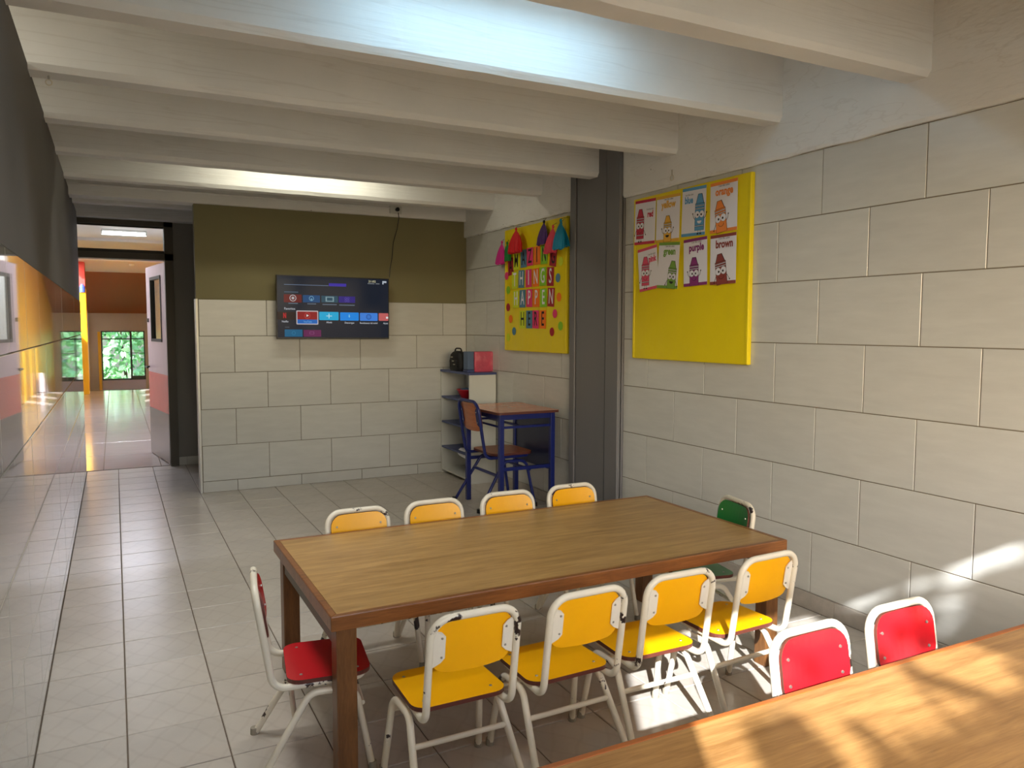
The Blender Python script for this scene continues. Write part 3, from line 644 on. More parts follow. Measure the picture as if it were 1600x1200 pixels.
# ------------------------------------------------------------------ chairs
def make_chair(name, board, tubem, s=1.0, edge='ply_edge', platem='cream_plate'):
    e = empty(name)
    V = lambda p: tuple(c * s for c in p)
    R = 0.0108 * (s if s == 1 else 1.08)
    # seat
    ol = [V(p) for p in rrect(-0.146, 0.146, -0.127, 0.125, [0.045, 0.045, 0.05, 0.05], 6)]
    # taper to the front
    ol = [(x * (1 - 0.04 * (y / s + 0.125) / 0.25), y) for x, y in ol]
    MB().plate(ol, 0.290 * s, 0.303 * s, side=1).build('seat', [board, edge], e, bevel=0.0)
    for sx in (-1, 1):
        for yy in (-0.085, 0.085): MB().lathe([(0.005 * s, 0), (0.004 * s, 0.0015 * s)], 10, c=V((sx * 0.105, yy, 0.303))).build('screw', 'bolt_steel', e)
    # back rest, curved, in front of the tube
    n = 16; vs = []; fs = []; wv = 0.1195; zt, zb = 0.574, 0.420
    def edges(u):
        t = abs(u) / wv; rt, rb = 0.048, 0.035
        d = max(0.0, abs(u) - (wv - rt)); top = zt - (rt - math.sqrt(max(0, rt * rt - d * d)))
        d = max(0.0, abs(u) - (wv - rb)); bot = zb + (rb - math.sqrt(max(0, rb * rb - d * d))) + 0.008 * t * t
        return top, bot
    def yb(u, z): return -0.167 - 0.048 * (z - 0.281) / 0.304 + 0.0135 - 0.012 * (1 - (u / wv) ** 2)
    us = [wv * math.sin(PI / 2 * (-1 + 2 * i / n)) for i in range(n + 1)]
    for u in us:
        t, b_ = edges(u)
        for (z, dy) in ((b_, -0.004), (t, -0.004), (t, 0.004), (b_, 0.004)): vs.append(V((u, yb(u, z) + dy, z)))
    ms = []
    for i in range(n):
        for k in range(4): fs.append((i * 4 + k, i * 4 + (k + 1) % 4, (i + 1) * 4 + (k + 1) % 4, (i + 1) * 4 + k)); ms.append(1 if k in (1, 3) else 0)
    fs += [(0, 1, 2, 3), (n * 4 + 3, n * 4 + 2, n * 4 + 1, n * 4)]; ms += [1, 1]
    MB().add(vs, fs, ms).build('backrest', [board, edge], e)
    for sx in (-1, 1):
        for z in (0.462, 0.527):
            u = sx * 0.094
            MB().lathe([(0.0048, 0), (0.0036, 0.003)], 10).build('bolt', 'bolt_steel', e).matrix_local = Matrix.Translation(V((u, yb(u, z) + 0.0042, z))) @ Matrix.Rotation(-PI / 2, 4, 'X') @ Matrix.Scale(s, 4)
    # bent tube: back hoop running on as seat rails
    hoop = fillet([(-0.118, 0.10, 0.2795), (-0.131, -0.167, 0.2795), (-0.131, -0.215, 0.585), (0.131, -0.215, 0.585), (0.131, -0.167, 0.2795), (0.118, 0.10, 0.2795)], [0.03, 0.045, 0.058, 0.058, 0.045, 0.03], 7, closed=True)
    MB().tube([V(p) for p in hoop], R, 12, closed=True).build('back_frame', tubem, e, smooth=True)
    for sx in (-1, 1):
        leg = fillet([(sx * 0.168, -0.222, 0.0), (sx * 0.140, -0.062, 0.258), (sx * 0.142, 0.072, 0.258), (sx * 0.160, 0.120, 0.0)], 0.05, 7)
        MB().tube([V(p) for p in leg], R, 12).build('leg_frame', tubem, e, smooth=True)
        for p in ((sx * 0.168, -0.222), (sx * 0.160, 0.120)):
            MB().lathe([(0.0135 * s, 0), (0.0128 * s, 0.022 * s)], 12, c=V((p[0], p[1], 0))).build('foot_cap', 'rubber' if s == 1 else 'black_plastic', e, smooth=True)
        # welded plate carrying the back rest
        pl = [(0.0, 0.0), (0.024, 0.014), (0.036, 0.026), (0.036, 0.090), (0.024, 0.104), (0.0, 0.112)]
        vs = []
        for (a, b_) in pl:
            z = 0.442 + b_; x = sx * (0.122 - a)
            yy = -0.167 - 0.048 * (z - 0.281) / 0.304
            vs.append((x, yy + 0.004 - 0.004 * (a > 0.01) , z))
        v2 = [V((x, yy - 0.002, z)) for x, yy, z in vs] + [V((x, yy + 0.0015, z)) for x, yy, z in vs]
        q = len(pl)
        MB().add(v2, [tuple(range(q)), tuple(range(2 * q - 1, q - 1, -1))] + [(i, (i + 1) % q, q + (i + 1) % q, q + i) for i in range(q)]).build('bracket', platem, e)
        for b_ in (0.030, 0.086):
            z = 0.442 + b_; yy = -0.167 - 0.048 * (z - 0.281) / 0.304 - 0.001
            MB().lathe([(0.0040, 0), (0.0030, 0.003)], 8).build('bolt', 'bolt_steel', e).matrix_local = Matrix.Translation(V((sx * 0.096, yy, z))) @ Matrix.Rotation(PI / 2, 4, 'X') @ Matrix.Scale(s, 4)
    MB().tube([V((-0.147, -0.107, 0.186)), V((0.147, -0.107, 0.186))], 0.0085 * s, 10).build('stretcher', tubem, e, smooth=True)
    MB().tube([V((-0.146, 0.094, 0.205)), V((0.146, 0.094, 0.205))], 0.0075 * s, 10).build('stretcher', tubem, e, smooth=True)
    return e
def put(o, edge_xy, rz, label, group, s=1.0):
    """edge_xy: middle of the rear seat edge; rz: turn of the chair, which faces +y at 0"""
    d = Vector((-math.sin(rz), math.cos(rz))) * 0.126 * s
    o.location = (edge_xy[0] + d.x, edge_xy[1] + d.y, 0); o.rotation_euler = (0, 0, rz)
    return tag(o, label, 'chair', group)
G1 = 'small yellow chairs at the long table'
yc = make_chair('child_chair', 'yellow_board', 'cream_enamel')
near = [((0.851, 1.953), 0.00, 'yellow chair at the near side of the long table, beside the front table leg'),
        ((1.214, 1.950), 0.025, 'second yellow chair from the front table leg at the near side of the long table'),
        ((1.566, 1.959), -0.01, 'third yellow chair from the front leg at the near side, seat partly in the sun'),
        ((1.954, 1.974), 0.04, 'yellow chair at the near side of the long table closest to the tiled wall')]
for i, (p, r, lb) in enumerate(near): put(yc if i == 0 else copy_tree(yc), p, r, lb, G1)
far = [((0.893, 3.075), PI + 0.01, 'yellow chair at the far side of the long table, closest to the passage'),
       ((1.238, 3.078), PI, 'second yellow chair from the passage at the far side of the long table'),
       ((1.607, 3.088), PI - 0.02, 'third yellow chair from the passage at the far side, in front of the blue chair'),
       ((1.965, 3.098), PI, 'yellow chair at the far side of the long table, in front of the dark column')]
for p, r, lb in far: put(copy_tree(yc), p, r, lb, G1)
G2 = 'small red chairs'
rc = put(make_chair('child_chair', 'red_board', 'cream_enamel'), (0.447, 2.43), -PI / 2 - 0.14, 'red chair pushed under the left end of the long table', G2)
put(copy_tree(rc), (1.572, 1.290), PI, 'red chair in bright sun behind the light wood table', G2)
put(copy_tree(rc), (1.932, 1.296), PI + 0.0, 'red chair with dappled sun nearest the tiled wall', G2)
put(make_chair('child_chair', 'green_board', 'cream_enamel'), (2.372, 2.585), PI / 2 - 0.20, 'small green chair at the end of the long table by the wall', None)
bc = put(make_chair('school_chair', 'chair_wood', 'blue_enamel', 1.38, platem='blue_enamel'), (2.466, 5.29), -PI / 2, 'blue metal school chair with wooden seat and back at the desk', None, 1.38)

# ------------------------------------------------------------------ school desk
dk = empty('school_desk', (2.655, 5.215, 0)); a, b, z = 0.255, 0.335, 0.75
MB().plate(rrect(-a, a, -b, b, 0.03, 5), z - 0.018, z, side=1).build('desk_top', ['desk_laminate', 'ply_edge'], dk)
for sx in (-1, 1):
    for sy in (-1, 1):
        xa, ya = sx * (a - 0.045), sy * (b - 0.045)
        MB().box(xa - 0.0175, xa + 0.0175, ya - 0.0175, ya + 0.0175, 0, z - 0.018).build('leg', 'blue_enamel', dk, bevel=0.003)
    MB().box(sx * (a - 0.045) - 0.012, sx * (a - 0.045) + 0.012, -b + 0.06, b - 0.06, z - 0.058, z - 0.018).build('rail', 'blue_enamel', dk)
    MB().box(-a + 0.06, a - 0.06, sx * (b - 0.045) - 0.012, sx * (b - 0.045) + 0.012, z - 0.058, z - 0.018).build('rail', 'blue_enamel', dk)
    MB().box(-a + 0.05, a - 0.05, sx * (b - 0.045) - 0.010, sx * (b - 0.045) + 0.010, 0.32, 0.345).build('stretcher', 'blue_enamel', dk)
    MB().box(-a + 0.05, a - 0.05, sx * (b - 0.045) - 0.009, sx * (b - 0.045) + 0.009, 0.628, 0.645).build('shelf_bar', 'blue_enamel', dk)
MB().box(-0.04, -0.025, -b + 0.05, b - 0.05, 0.628, 0.643).build('shelf_bar', 'blue_enamel', dk)
MB().box(-a + 0.05, -a + 0.062, -b + 0.05, b - 0.05, 0.630, 0.643).build('shelf_bar', 'blue_enamel', dk)
MB().box(a - 0.052, a - 0.040, -b + 0.05, b - 0.05, 0.30, 0.70).build('modesty_panel', 'navy_panel', dk)
tag(dk, 'blue metal school desk with orange brown top beside the column', 'desk')

# ------------------------------------------------------------------ shelf unit and what stands on it
x0, x1, y0, y1 = 2.688, 2.938, 6.02, 6.672
sh = empty('shelf_unit', (x0, y0, 0)); W, D = x1 - x0, y1 - y0
for ya in (0, D - 0.016): MB().box(0, W, ya, ya + 0.016, 0, 0.945).build('side_panel', 'shelf_white', sh, bevel=0.0015)
MB().box(W - 0.008, W, 0.016, D - 0.016, 0, 0.945).build('back_panel', 'shelf_white', sh)
MB().box(-0.006, W + 0.004, -0.006, D + 0.002, 0.945, 0.965).build('top_board', 'shelf_blue', sh, bevel=0.002)
for z in (0.705, 0.475, 0.240): MB().box(0.0, W - 0.008, 0.016, D - 0.016, z, z + 0.016).build('shelf_board', 'shelf_blue', sh)
MB().box(0.0, W - 0.008, 0.016, D - 0.016, 0.03, 0.046).build('bottom_board', 'shelf_white', sh)
tag(sh, 'white open shelf unit with blue shelves in the corner', 'shelf')
bg_ = empty('shoulder_bag', (2.735, 6.37, 0.965), 0.15)
bm_ = MB(); seg = 14; rows = [(0.0, .90), (0.02, 1.0), (0.09, 1.04), (0.145, 0.90), (0.17, 0.62), (0.178, 0.3)]
vs = []; fs = []
for zz, k in rows:
    for i in range(seg):
        t = 2 * PI * i / seg; ct, st = math.cos(t), math.sin(t)
        vs.append((0.05 * k * math.copysign(abs(ct) ** 0.6, ct), 0.10 * k * math.copysign(abs(st) ** 0.6, st), zz))
for r in range(len(rows) - 1):
    for i in range(seg): fs.append((r * seg + i, r * seg + (i + 1) % seg, (r + 1) * seg + (i + 1) % seg, (r + 1) * seg + i))
fs += [tuple(range(seg - 1, -1, -1)), tuple((len(rows) - 1) * seg + i for i in range(seg))]
MB().add(vs, fs).build('bag_body', 'bag_black', bg_, smooth=True)
MB().tube(fillet([(0, -0.06, 0.15), (0, -0.05, 0.20), (0, 0.05, 0.20), (0, 0.06, 0.15)], 0.03), 0.007, 8).build('handle', 'bag_black', bg_, smooth=True)
MB().box(-0.056, -0.046, -0.06, 0.06, 0.03, 0.10).build('front_pocket', 'bag_black', bg_, bevel=0.004)
for k, zz in enumerate((0.055, 0.085, 0.12)): MB().box(-0.060, -0.054, -0.035 + 0.02 * k, -0.005 + 0.02 * k, zz, zz + 0.008).build('buckle', 'bolt_steel', bg_)
tag(bg_, 'small black bag on top of the shelf unit', 'bag')
bx = empty('storage_box', (2.745, 6.165, 0.965))
MB().box(-0.03, 0.03, -0.045, 0.045, 0.022, 0.178).build('box_body', 'box_blue', bx, bevel=0.003)
MB().box(-0.033, 0.033, -0.047, 0.047, 0.0, 0.020).build('box_base', 'shelf_blue', bx, bevel=0.002)
tag(bx, 'narrow grey blue box between the black bag and the pink pack', 'box')
pk = empty('wrapped_pack', (2.868, 6.16, 0.965))
MB().plate(rrect(-0.088, 0.088, -0.045, 0.045, 0.012, 4), 0, 0.178).build('pack_body', 'pink_pack', pk, smooth=True, bevel=0.008)
MB().box(0.070, 0.0905, -0.047, 0.047, 0.01, 0.17).build('wrapper_seam', 'pink_pack', pk, bevel=0.003)
tag(pk, 'pink plastic wrapped pack on top of the shelf unit', 'package')
bo = empty('bowl', (2.79, 6.28, 0.721))
MB().lathe([(0.055, 0), (0.062, 0.004), (0.098, 0.075), (0.104, 0.078), (0.104, 0.084), (0.094, 0.080), (0.058, 0.010), (0.01, 0.008)], 28).build('bowl_shell', 'red_plastic', bo, smooth=True)
MB().lathe([(0.03, 0.01), (0.07, 0.03), (0.085, 0.07), (0.06, 0.09), (0.02, 0.095)], 18).build('contents', 'box_blue', bo, smooth=True)
tag(bo, 'red plastic bowl on the second shelf of the unit', 'bowl')
pp = [(0, -0.16), (0.20, -0.16), (0.20, 0.12), (0.02, 0.13)]
pa = MB().add([(0.0, -0.10, 0.0), (0.18, -0.12, 0.004), (0.18, 0.16, 0.002), (0.02, 0.14, 0.01), (-0.03, -0.12, -0.02), (-0.035, 0.10, -0.012), (-0.04, -0.13, -0.05), (-0.03, 0.06, -0.04)],
              [(0, 1, 2, 3), (0, 3, 5, 4), (4, 5, 7, 6)]).build('paper_sheet', 'paper_white')
pa.location = (2.728, 6.22, 0.2585)
so_ = pa.modifiers.new('thick', 'SOLIDIFY'); so_.thickness = 0.0015
tag(pa, 'crumpled white sheet hanging over the lowest blue shelf', 'paper')

# ------------------------------------------------------------------ notice boards on the right wall
def board(name, y_left, z0, wd, ht, label, tilt=0.0):
    e = empty(name); setm(e, FRAME_R, (XR - 0.001, y_left, z0), tilt)
    n = 14; vs = []; fs = []
    MB().box(0, wd, 0, ht, 0.0, 0.026).build('cover', 'yellow_cloth', e, bevel=0.005)
    for (a, b_) in ((0, 0.0), (wd - 0.02, 0)): MB().box(a + 0.001, a + 0.019, 0.004, ht - 0.004, 0.02, 0.0285).build('edge_fold', 'yellow_cloth', e, bevel=0.003)
    return tag(e, label, 'notice board')
Z_ON = 0.0285
ba = board('notice_board', 5.825, 1.163, 0.992, 0.995, 'yellow notice board with coloured letter cards, dots and tassels')
bb_ = board('notice_board', 4.02, 1.163, 1.005, 0.992, 'yellow notice board with eight crayon posters, empty in its lower half')
def onboard(o, brd_left, u, v, rot=0.0, dz=Z_ON):
    return setm(o, FRAME_R, (XR - 0.001 - dz, brd_left - u, 1.163 + v), rot)

PCOL = {'red': (196, 44, 72), 'yellow': (232, 178, 62), 'blue': (92, 158, 204), 'orange': (240, 140, 62), 'pink': (222, 82, 112), 'green': (122, 164, 66), 'purple': (138, 46, 116), 'brown': (146, 66, 58)}
for k_, c_ in PCOL.items(): mat('print_' + k_, S(*c_), 0.55)
POST = {'red': (0.117, 0.840, 0.205, 0.270, -1.5), 'yellow': (0.339, 0.834, 0.215, 0.272, -1.2), 'blue': (0.568, 0.845, 0.200, 0.271, -1.5), 'orange': (0.810, 0.841, 0.207, 0.269, 0.3),
        'pink': (0.160, 0.553, 0.191, 0.262, 6.0), 'green': (0.354, 0.559, 0.192, 0.269, -4.0), 'purple': (0.594, 0.562, 0.197, 0.266, 1.5), 'brown': (0.818, 0.561, 0.197, 0.267, 0.5)}
# crayon: centre (fraction of width), bottom, height, width, lean, title x, arms
CRAY = {'red': (-0.25, 0.13, 0.74, 0.36, 0, 0.27, 0.66, True), 'yellow': (0.0, 0.0, 0.62, 0.34, 0, 0.02, 0.80, False), 'blue': (0.28, 0.10, 0.82, 0.37, 0, -0.22, 0.74, True), 'orange': (-0.05, 0.0, 0.70, 0.40, 8, 0.02, 0.80, False),
        'pink': (-0.20, 0.12, 0.74, 0.36, -5, 0.26, 0.70, True), 'green': (0.20, 0.0, 0.66, 0.36, -4, 0.04, 0.80, False), 'purple': (-0.05, 0.0, 0.66, 0.36, 0, 0.06, 0.80, False), 'brown': (-0.02, 0.0, 0.68, 0.40, 8, 0.05, 0.80, False)}
for i, (col, (u, v, pw, ph, rt)) in enumerate(POST.items()):
    p = MB().box(-pw / 2, pw / 2, -ph / 2, ph / 2, 0, 0.0008).build('poster', 'paper_white')
    onboard(p, 4.02, u, v, math.radians(rt), Z_ON + 0.0016 * i * 0.6)
    tag(p, {'red': 'white poster of a red crayon with the word red, at the corner of the board', 'pink': 'tilted white poster of a pink crayon with the word pink'}.get(col, 'white poster of a smiling %s crayon with the word %s' % (col, col)), 'poster', 'crayon posters on the yellow board')
    pc = 'print_' + col
    MB().box(-pw / 2, pw / 2, ph / 2 - 0.017, ph / 2, 0.0008, 0.0010).build('header_band', pc, p)
    MB().box(-pw / 2, pw / 2, -ph / 2, -ph / 2 + 0.017, 0.0008, 0.0010).build('footer_band', pc, p)
    cxf, bot, hh, ww, lean, tx, ty, legs = CRAY[col]
    w2 = ww * 0.198 / 2; H = hh * ph * 0.90; cy0 = -ph / 2 + bot * ph
    def TR(x, y):
        a_ = math.radians(lean); return (cxf * pw * 0.92 + x * math.cos(a_) - y * math.sin(a_), cy0 + x * math.sin(a_) + y * math.cos(a_))
    def shape(name, pts, m, z):
        return MB().plate([TR(*q) for q in pts], z - 0.0002, z).build(name, m, p)
    bodyh = H * 0.74
    o_ = 0.0022
    outl = [(-w2 - o_, 0), (w2 + o_, 0), (w2 + o_, bodyh + o_), (w2 * 0.92, bodyh + o_), (w2 * 0.45, H + o_), (-w2 * 0.45, H + o_), (-w2 * 0.92, bodyh + o_), (-w2 - o_, bodyh + o_)]
    shape('outline', outl, 'ink_black', 0.0011)
    shape('crayon_body', [(-w2, 0.001), (w2, 0.001), (w2, bodyh), (-w2, bodyh)], pc, 0.0014)
    shape('crayon_tip', [(-w2 * 0.82, bodyh + 0.0025), (w2 * 0.82, bodyh + 0.0025), (w2 * 0.36, H), (-w2 * 0.36, H)], pc, 0.0014)
    for yy in ((bodyh * 0.92, bodyh * 0.81) + ((bodyh * 0.17,) if legs else ())):
        shape('label_stripe', [(-w2, yy - 0.004), (w2, yy - 0.004), (w2, yy + 0.004), (-w2, yy + 0.004)], 'ink_black', 0.0016)
        shape('label_stripe', [(-w2, yy - 0.0016), (w2, yy - 0.0016), (w2, yy + 0.0016), (-w2, yy + 0.0016)], 'paper_white', 0.0018)
    ey = bodyh * 0.60; er = w2 * 0.52
    for sx in (-1, 1):
        shape('eye', circ(sx * w2 * 0.52, ey, er + 0.0012, 18), 'ink_black', 0.0020)
        shape('eye', circ(sx * w2 * 0.52, ey, er, 18), 'paper_white', 0.0022)
        shape('pupil', circ(sx * w2 * 0.40, ey - er * 0.1, er * 0.32, 12), 'ink_black', 0.0024)
        # arm
        up = 1 if (sx == 1 and col in ('orange', 'pink', 'purple', 'blue', 'yellow')) or (sx == -1 and col in ('yellow', 'purple', 'blue')) else -1
        ax, ay = sx * w2, bodyh * 0.42
        MB().tube([(*TR(ax, ay), 0.0012), (*TR(ax + sx * 0.013, ay + up * 0.016 - 0.004), 0.0012), (*TR(ax + sx * 0.019, ay + up * 0.030), 0.0012)], 0.0012, 5).plate(circ(*TR(ax + sx * 0.020, ay + up * 0.033), 0.0042, 10), 0.0010, 0.0014).build('arm', 'ink_black', p)
        if legs:
            q = [(sx * 0.009, -0.016), (sx * 0.009 + 0.0024, -0.016), (sx * 0.009 + 0.0024, 0.001), (sx * 0.009, 0.001)]
            MB().plate([TR(*t_) for t_ in q], 0.0010, 0.0013).plate([TR(*t_) for t_ in rrect(sx * 0.011 - 0.008, sx * 0.011 + 0.008, -0.021, -0.014, 0.002, 3)], 0.0010, 0.0013).build('leg', 'ink_black', p)
    if col in ('yellow', 'green', 'blue'):
        hm = [(0.5 * w2 * math.cos(PI + PI * k / 10), bodyh * 0.36 + 0.42 * w2 * math.sin(PI + PI * k / 10)) for k in range(11)]
        shape('mouth', hm, 'ink_black' if col != 'blue' else 'paper_white', 0.0018)
    else:
        MB().tube([(*TR(0.5 * w2 * math.cos(PI + PI * k / 10), bodyh * 0.36 + 0.36 * w2 * math.sin(PI + PI * k / 10)), 0.0016) for k in range(11)], 0.0010, 5).build('mouth', 'ink_black', p)
    text('title', col, {'orange': 0.056, 'purple': 0.056, 'yellow': 0.056, 'brown': 0.058, 'green': 0.056}.get(col, 0.052), pc, p, (tx * pw * 0.95, (ty - 0.5) * ph, 0.0020), sx=0.86 if len(col) > 4 else 0.80, bold=0.0022)
    text('subtitle', 'I am the color', 0.0155, 'ink_black', p, (tx * pw * (0.9 if abs(tx) > .2 else 1), (ty - 0.5 + 0.115) * ph, 0.0019), sx=0.95 if abs(tx) < .2 else 0.8)

LCOL = {'Y': (214, 226, 40), 'B': (84, 132, 158), 'P': (232, 56, 116), 'O': (248, 122, 20), 'G': (142, 204, 40), 'R': (168, 28, 44)}
for k_, c_ in LCOL.items(): mat('card_' + k_, S(*c_), 0.6)
NAMEC = {'Y': 'yellow', 'B': 'blue grey', 'P': 'pink', 'O': 'orange', 'G': 'green', 'R': 'dark red'}
ROWS = [('AMAZING', 'RYBPOGR', [(0.112, 0.690), (0.214, 0.727), (0.335, 0.738), (0.445, 0.745), (0.556, 0.746), (0.671, 0.742), (0.806, 0.717)], 'ink_black', 'top'),
        ('THINGS', 'YBPOGR', [(0.187, 0.574), (0.300, 0.579), (0.425, 0.578), (0.538, 0.578), (0.651, 0.579), (0.765, 0.573)], 'paper_white', 'second'),
        ('HAPPEN', 'YBPOGR', [(0.208, 0.420), (0.320, 0.421), (0.436, 0.422), (0.546, 0.420), (0.662, 0.417), (0.776, 0.418)], 'paper_white', 'third'),
        ('HERE', 'YBPO', [(0.324, 0.254), (0.434, 0.254), (0.541, 0.254), (0.651, 0.253)], 'ink_black', 'bottom')]
n_ = 0
for word, cols, pos, ink, rown in ROWS:
    for i, (ch, cc, (u, v)) in enumerate(zip(word, cols, pos)):
        wd2, ht2 = 0.099, 0.140
        c = MB().box(-wd2 / 2, wd2 / 2, -ht2 / 2, ht2 / 2, 0, 0.0012).build('letter_card', 'card_' + cc)
        rot = {('AMAZING', 0): 0.10, ('AMAZING', 6): -0.16, ('THINGS', 5): -0.05, ('HAPPEN', 5): -0.06, ('THINGS', 1): -0.03}.get((word, i), random.uniform(-0.02, 0.02))
        onboard(c, 5.825, u, v, rot, Z_ON + 0.0015 * (n_ % 2))
        text('letter', ch, 0.155, ink, c, (0, 0, 0.0016), sx=0.60, bold=0.0018 if ch != 'I' else 0.004)
        tag(c, '%s card with the letter %s, %s in the word %s of the notice board' % (NAMEC[cc], ch, ['first', 'second', 'third', 'fourth', 'fifth', 'sixth', 'last'][i], word), 'letter card', 'letter cards on the notice board')
        n_ += 1
DOTS = [('P', 0.038, 0.618, 'beside the word THINGS'), ('G', 0.068, 0.500, 'beside the first yellow card of HAPPEN'), ('R', 0.066, 0.358, 'below the green one, before the word HERE'), ('O', 0.112, 0.261, 'level with the word HERE'), ('B', 0.174, 0.160, 'below the word HERE on the shelf side'), ('Y', 0.070, 0.108, 'in the lower corner on the shelf side'),
        ('Y', 0.915, 0.675, 'beside the end of the word AMAZING'), ('B', 0.876, 0.557, 'beside the final S of THINGS'), ('O', 0.892, 0.415, 'beside the final N of HAPPEN'), ('P', 0.834, 0.294, 'above the green dot on the column side'), ('G', 0.917, 0.203, 'low at the column edge of the board'), ('R', 0.792, 0.159, 'below the word HERE on the column side')]
for cc, u, v, where in DOTS:
    d = MB().plate(circ(0, 0, 0.033, 24), 0, 0.0012).build('paper_dot', 'card_' + cc); onboard(d, 5.825, u, v, 0)
    tag(d, 'round %s paper dot %s' % (NAMEC[cc], where), 'paper dot', 'paper dots on the notice board')
TAS = [('magenta', (214, 40, 142), (-0.010, 0.900), (-0.050, 0.725), 0.080, 'hanging off the shelf side of the board'), ('green', (20, 128, 52), (0.085, 0.885), (0.085, 0.742), 0.066, 'half behind the red one'), ('red', (214, 18, 28), (0.246, 0.975), (0.222, 0.792), 0.112, 'over the letters A and M'),
       ('purple', (74, 30, 108), (0.698, 0.985), (0.668, 0.822), 0.078, 'above the letter N'), ('coral', (230, 60, 82), (0.832, 0.932), (0.785, 0.742), 0.088, 'over the final G of AMAZING'), ('turquoise', (0, 140, 178), (0.937, 0.955), (0.905, 0.757), 0.080, 'in front of the board corner'), ('turquoise', (0, 140, 178), (0.950, 0.945), (1.005, 0.775), 0.062, 'swinging past the board edge toward the column')]
for i, (nm, c_, tip, bt, hw, where) in enumerate(TAS):
    mn = 'tassel_' + nm
    if mn not in MATS: mat(mn, S(*c_), 0.65, var=0.15, vscale=30, stretch=(6, 1, 1))
    e = empty('tassel'); dz_ = (0.024, 0.016, 0.046, 0.022, 0.034, 0.064, 0.024)[i]; onboard(e, 5.825, tip[0] + (dz_ - 0.02) * 1.85, tip[1], 0, Z_ON + dz_)
    dx, dy = bt[0] - tip[0], bt[1] - tip[1]; n = 26; vs = []; fs = []
    rows = [(0.03, 0.05), (0.10, 0.16), (0.22, 0.42), (0.42, 0.70), (0.68, 0.92), (1.0, 1.0)]
    for t_, k in rows:
        for q in range(n):
            a_ = 2 * PI * q / n; r_ = hw * k * (1 + (0.10 * k if q % 2 else -0.10 * k))
            jag = (random.uniform(-0.012, 0.012) if t_ == 1.0 else 0)
            vs.append((dx * t_ + r_ * math.cos(a_), dy * t_ + jag, 0.17 * r_ * math.sin(a_)))
    for r in range(len(rows) - 1):
        for q in range(n): fs.append((r * n + q, r * n + (q + 1) % n, (r + 1) * n + (q + 1) % n, (r + 1) * n + q))
    fs += [tuple(range(n)), tuple((len(rows) - 1) * n + q for q in range(n - 1, -1, -1))]
    MB().add(vs, fs).build('skirt', mn, e)
    MB().lathe([(0.007, -0.012), (0.010, -0.004), (0.008, 0.006), (0.003, 0.012)], 10).build('knot', 'ink_black' if nm == 'purple' else mn, e, smooth=True).rotation_euler = (-PI / 2, 0, 0)
    MB().tube([(0, 0, 0), (0.002, 0.012, -0.004), (0, 0.026, -dz_ + 0.002)], 0.0015, 6).build('string', 'ink_black', e)
    tag(e, '%s crepe paper tassel %s' % (nm, where), 'tassel', 'paper tassels on the notice board')

# ------------------------------------------------------------------ hooks
def hook(loc, label, r=0.016):
    e = empty('ceiling_hook', loc)
    MB().tube([(0, 0, 0.03), (0, 0, 0.0)], 0.004, 8).build('shank', 'metal_trim', e, smooth=True)
    MB().tube([(0, r * math.sin(2 * PI * k / 16), -r + r * math.cos(2 * PI * k / 16)) for k in range(16)], 0.0026, 8, closed=True).build('eye', 'cream_plate', e, smooth=True)
    return tag(e, label, 'hook')
hook((XR - 0.028, 3.655, 2.245), 'small white ring hook on the beam above the crayon posters', 0.016)
hook((-0.20, 3.68, 2.345), 'small ring hook under the joist next to the dark left wall', 0.011).rotation_euler = (0, 0, PI / 2)

# ------------------------------------------------------------------ outside: ground, trees that dapple the sun, leaves behind the far window
struct(MB().box(-30, 30, -40, -0.95, -0.4, -0.3).build('ground', 'soil'), 'garden ground outside the window')
struct(MB().box(-30, 30, 24.2, 60, -1.9, -1.8).build('ground_far', 'soil'), 'ground outside the stairwell window')
def leaf_quad(b, c, size, nrm=None):
    a_ = Vector((random.gauss(0, 1), random.gauss(0, 1), random.gauss(0, 1))).normalized()
    u_ = a_.cross(Vector((random.gauss(0, 1), random.gauss(0, 1), random.gauss(0, 1)))).normalized(); v_ = a_.cross(u_)
    c = Vector(c); l = size; h_ = size * 0.42
    b.add([c - u_ * l * .5, c - u_ * .15 * l + v_ * h_ * .5, c + u_ * l * .2 + v_ * h_ * .4 + a_ * .05 * l, c + u_ * l * .5, c + u_ * l * .2 - v_ * h_ * .4 + a_ * .05 * l, c - u_ * .15 * l - v_ * h_ * .5], [(0, 1, 2, 3, 4, 5)])
DY = 2.3
def sunpos(xp, zp, dy=DY): return Vector((xp - 0.584 * dy, -0.9 - dy, zp + 0.649 * dy))
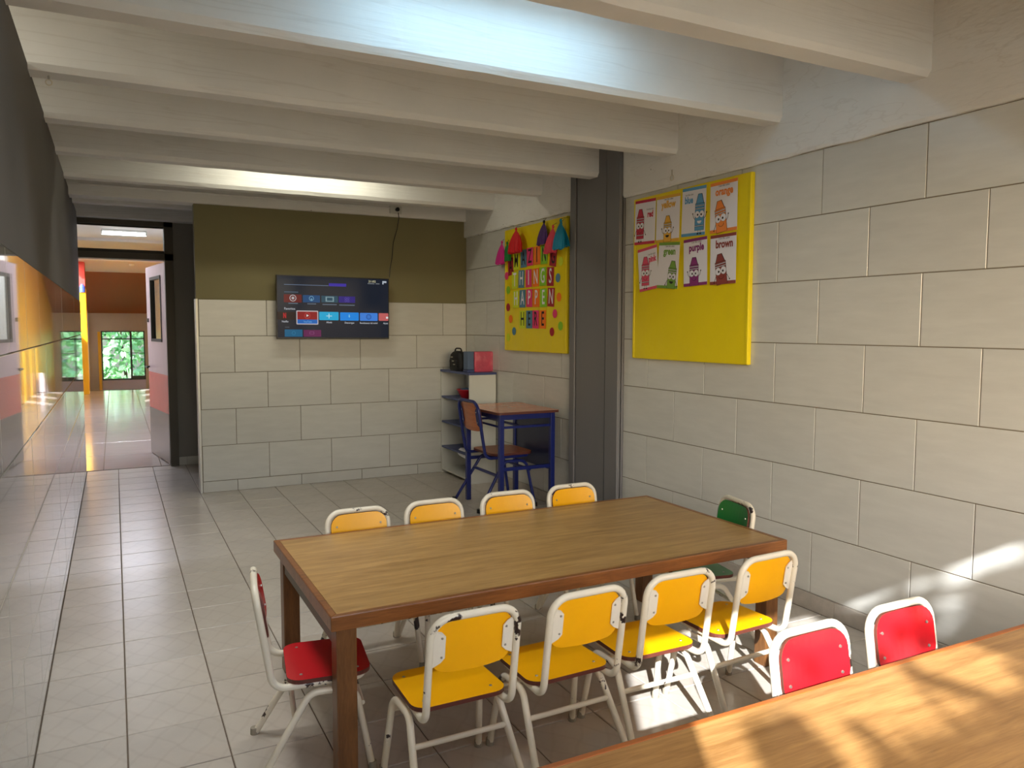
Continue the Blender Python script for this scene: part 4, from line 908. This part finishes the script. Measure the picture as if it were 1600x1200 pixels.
lumps_solid = [(-.30, 1.80, .11), (.04, 1.77, .088), (.05, 1.64, .10), (.23, 1.783, .026), (.27, 1.66, .072), (.38, 1.655, .076), (.50, 1.655, .078), (.60, 1.655, .075), (.50, 1.862, .03), (.53, 1.832, .032), (.57, 1.808, .032), (.605, 1.778, .032), (.64, 1.75, .032), (.475, 1.80, .018),
    (.74, 1.675, .075), (.86, 1.72, .08), (.60, 1.975, .034), (.69, 1.965, .05), (.51, 1.925, .028), (.66, 2.045, .03), (.62, 2.125, .045), (.545, 2.14, .035), (.70, 2.12, .045), (.90, 1.88, .085), (.95, 2.03, .10), (.82, 2.03, .065), (.80, 1.93, .05), (.97, 2.17, .065),
    (1.08, 2.07, .10), (1.20, 2.07, .09), (1.05, 1.9, .12), (1.22, 1.9, .11), (1.45, 2.05, .085), (1.43, 1.92, .09), (1.265, 2.02, .045), (1.285, 2.13, .035), (1.20, 2.165, .035), (1.60, 2.15, .10), (1.56, 1.85, .15), (1.0, 1.72, .12), (1.2, 1.7, .14), (1.4, 1.7, .14),
    (-.14, 1.50, .15), (.20, 1.50, .13), (.45, 1.50, .14), (.70, 1.50, .15), (.0, 1.3, .2), (.3, 1.3, .22), (.6, 1.3, .22), (.95, 1.4, .24), (1.3, 1.4, .24), (1.75, 1.7, .25), (1.78, 2.1, .22), (1.7, 1.4, .25), (2.0, 1.95, .3), (2.0, 1.5, .3), (1.75, 2.4, .16)]
lumps_solid += [(.95, 2.24, .045), (1.03, 2.25, .038), (1.11, 2.252, .03), (1.185, 2.225, .03), (1.28, 2.225, .035), (1.325, 2.24, .03), (.88, 2.25, .03)]
lumps_thin = [(1.335, 2.10, .03), (1.36, 2.05, .03), (1.34, 1.99, .04), (1.36, 1.94, .04), (1.23, 2.215, .03), (1.14, 2.18, .03), (1.03, 2.21, .03), (.70, 2.20, .04), (.24, 1.95, .03), (1.50, 2.22, .03), (1.30, 2.19, .025)]
tr = empty('garden_tree', (-0.7, -3.2, -0.3))
cb_ = MB()
for (xp, zp, r) in lumps_solid:
    p = sunpos(xp, zp)
    for k in range(int(260 * (r / 0.15)) + 60):
        d_ = Vector((random.gauss(0, 1), random.gauss(0, 1), random.gauss(0, 1))).normalized() * (r * random.random() ** 0.4)
        leaf_quad(cb_, p + d_ - Vector((-0.7, -3.2, -0.3)), random.uniform(0.7, 1.15) * min(0.08, max(0.026, r * 0.8)))
for (xp, zp, r) in lumps_thin:
    p = sunpos(xp, zp)
    for k in range(10):
        d_ = Vector((random.gauss(0, 1), random.gauss(0, 1), random.gauss(0, 1))).normalized() * (r * random.random() ** 0.5)
        leaf_quad(cb_, p + d_ - Vector((-0.7, -3.2, -0.3)), random.uniform(0.03, 0.045))
cb_.build('crown', 'leaf_dark', tr)['kind'] = 'stuff'
MB().tube([(0, 0, 0), (0.02, 0.01, 1.0), (-0.03, 0, 2.0), (0.0, 0.02, 2.7)], [0.07, 0.06, 0.05, 0.03], 10).build('trunk', 'bark', tr, smooth=True)
tag(tr, 'leafy garden tree outside the window behind the camera', 'tree')
iv = empty('shrub', (0.2, 26.6, -1.8)); ib = MB()
for k in range(2600):
    leaf_quad(ib, (random.uniform(-2.6, 2.6), random.gauss(0, 0.35), random.uniform(0.2, 4.2)), random.uniform(0.22, 0.42))
ib.build('leaves', 'foliage', iv)['kind'] = 'stuff'
MB().tube([(0, 0.3, 0), (0.1, 0.3, 1.5), (-0.05, 0.35, 3.2)], [0.06, 0.05, 0.02], 8).build('stem', 'bark', iv, smooth=True)
tag(iv, 'dense bright green leafy shrub outside the far stairwell window', 'shrub')
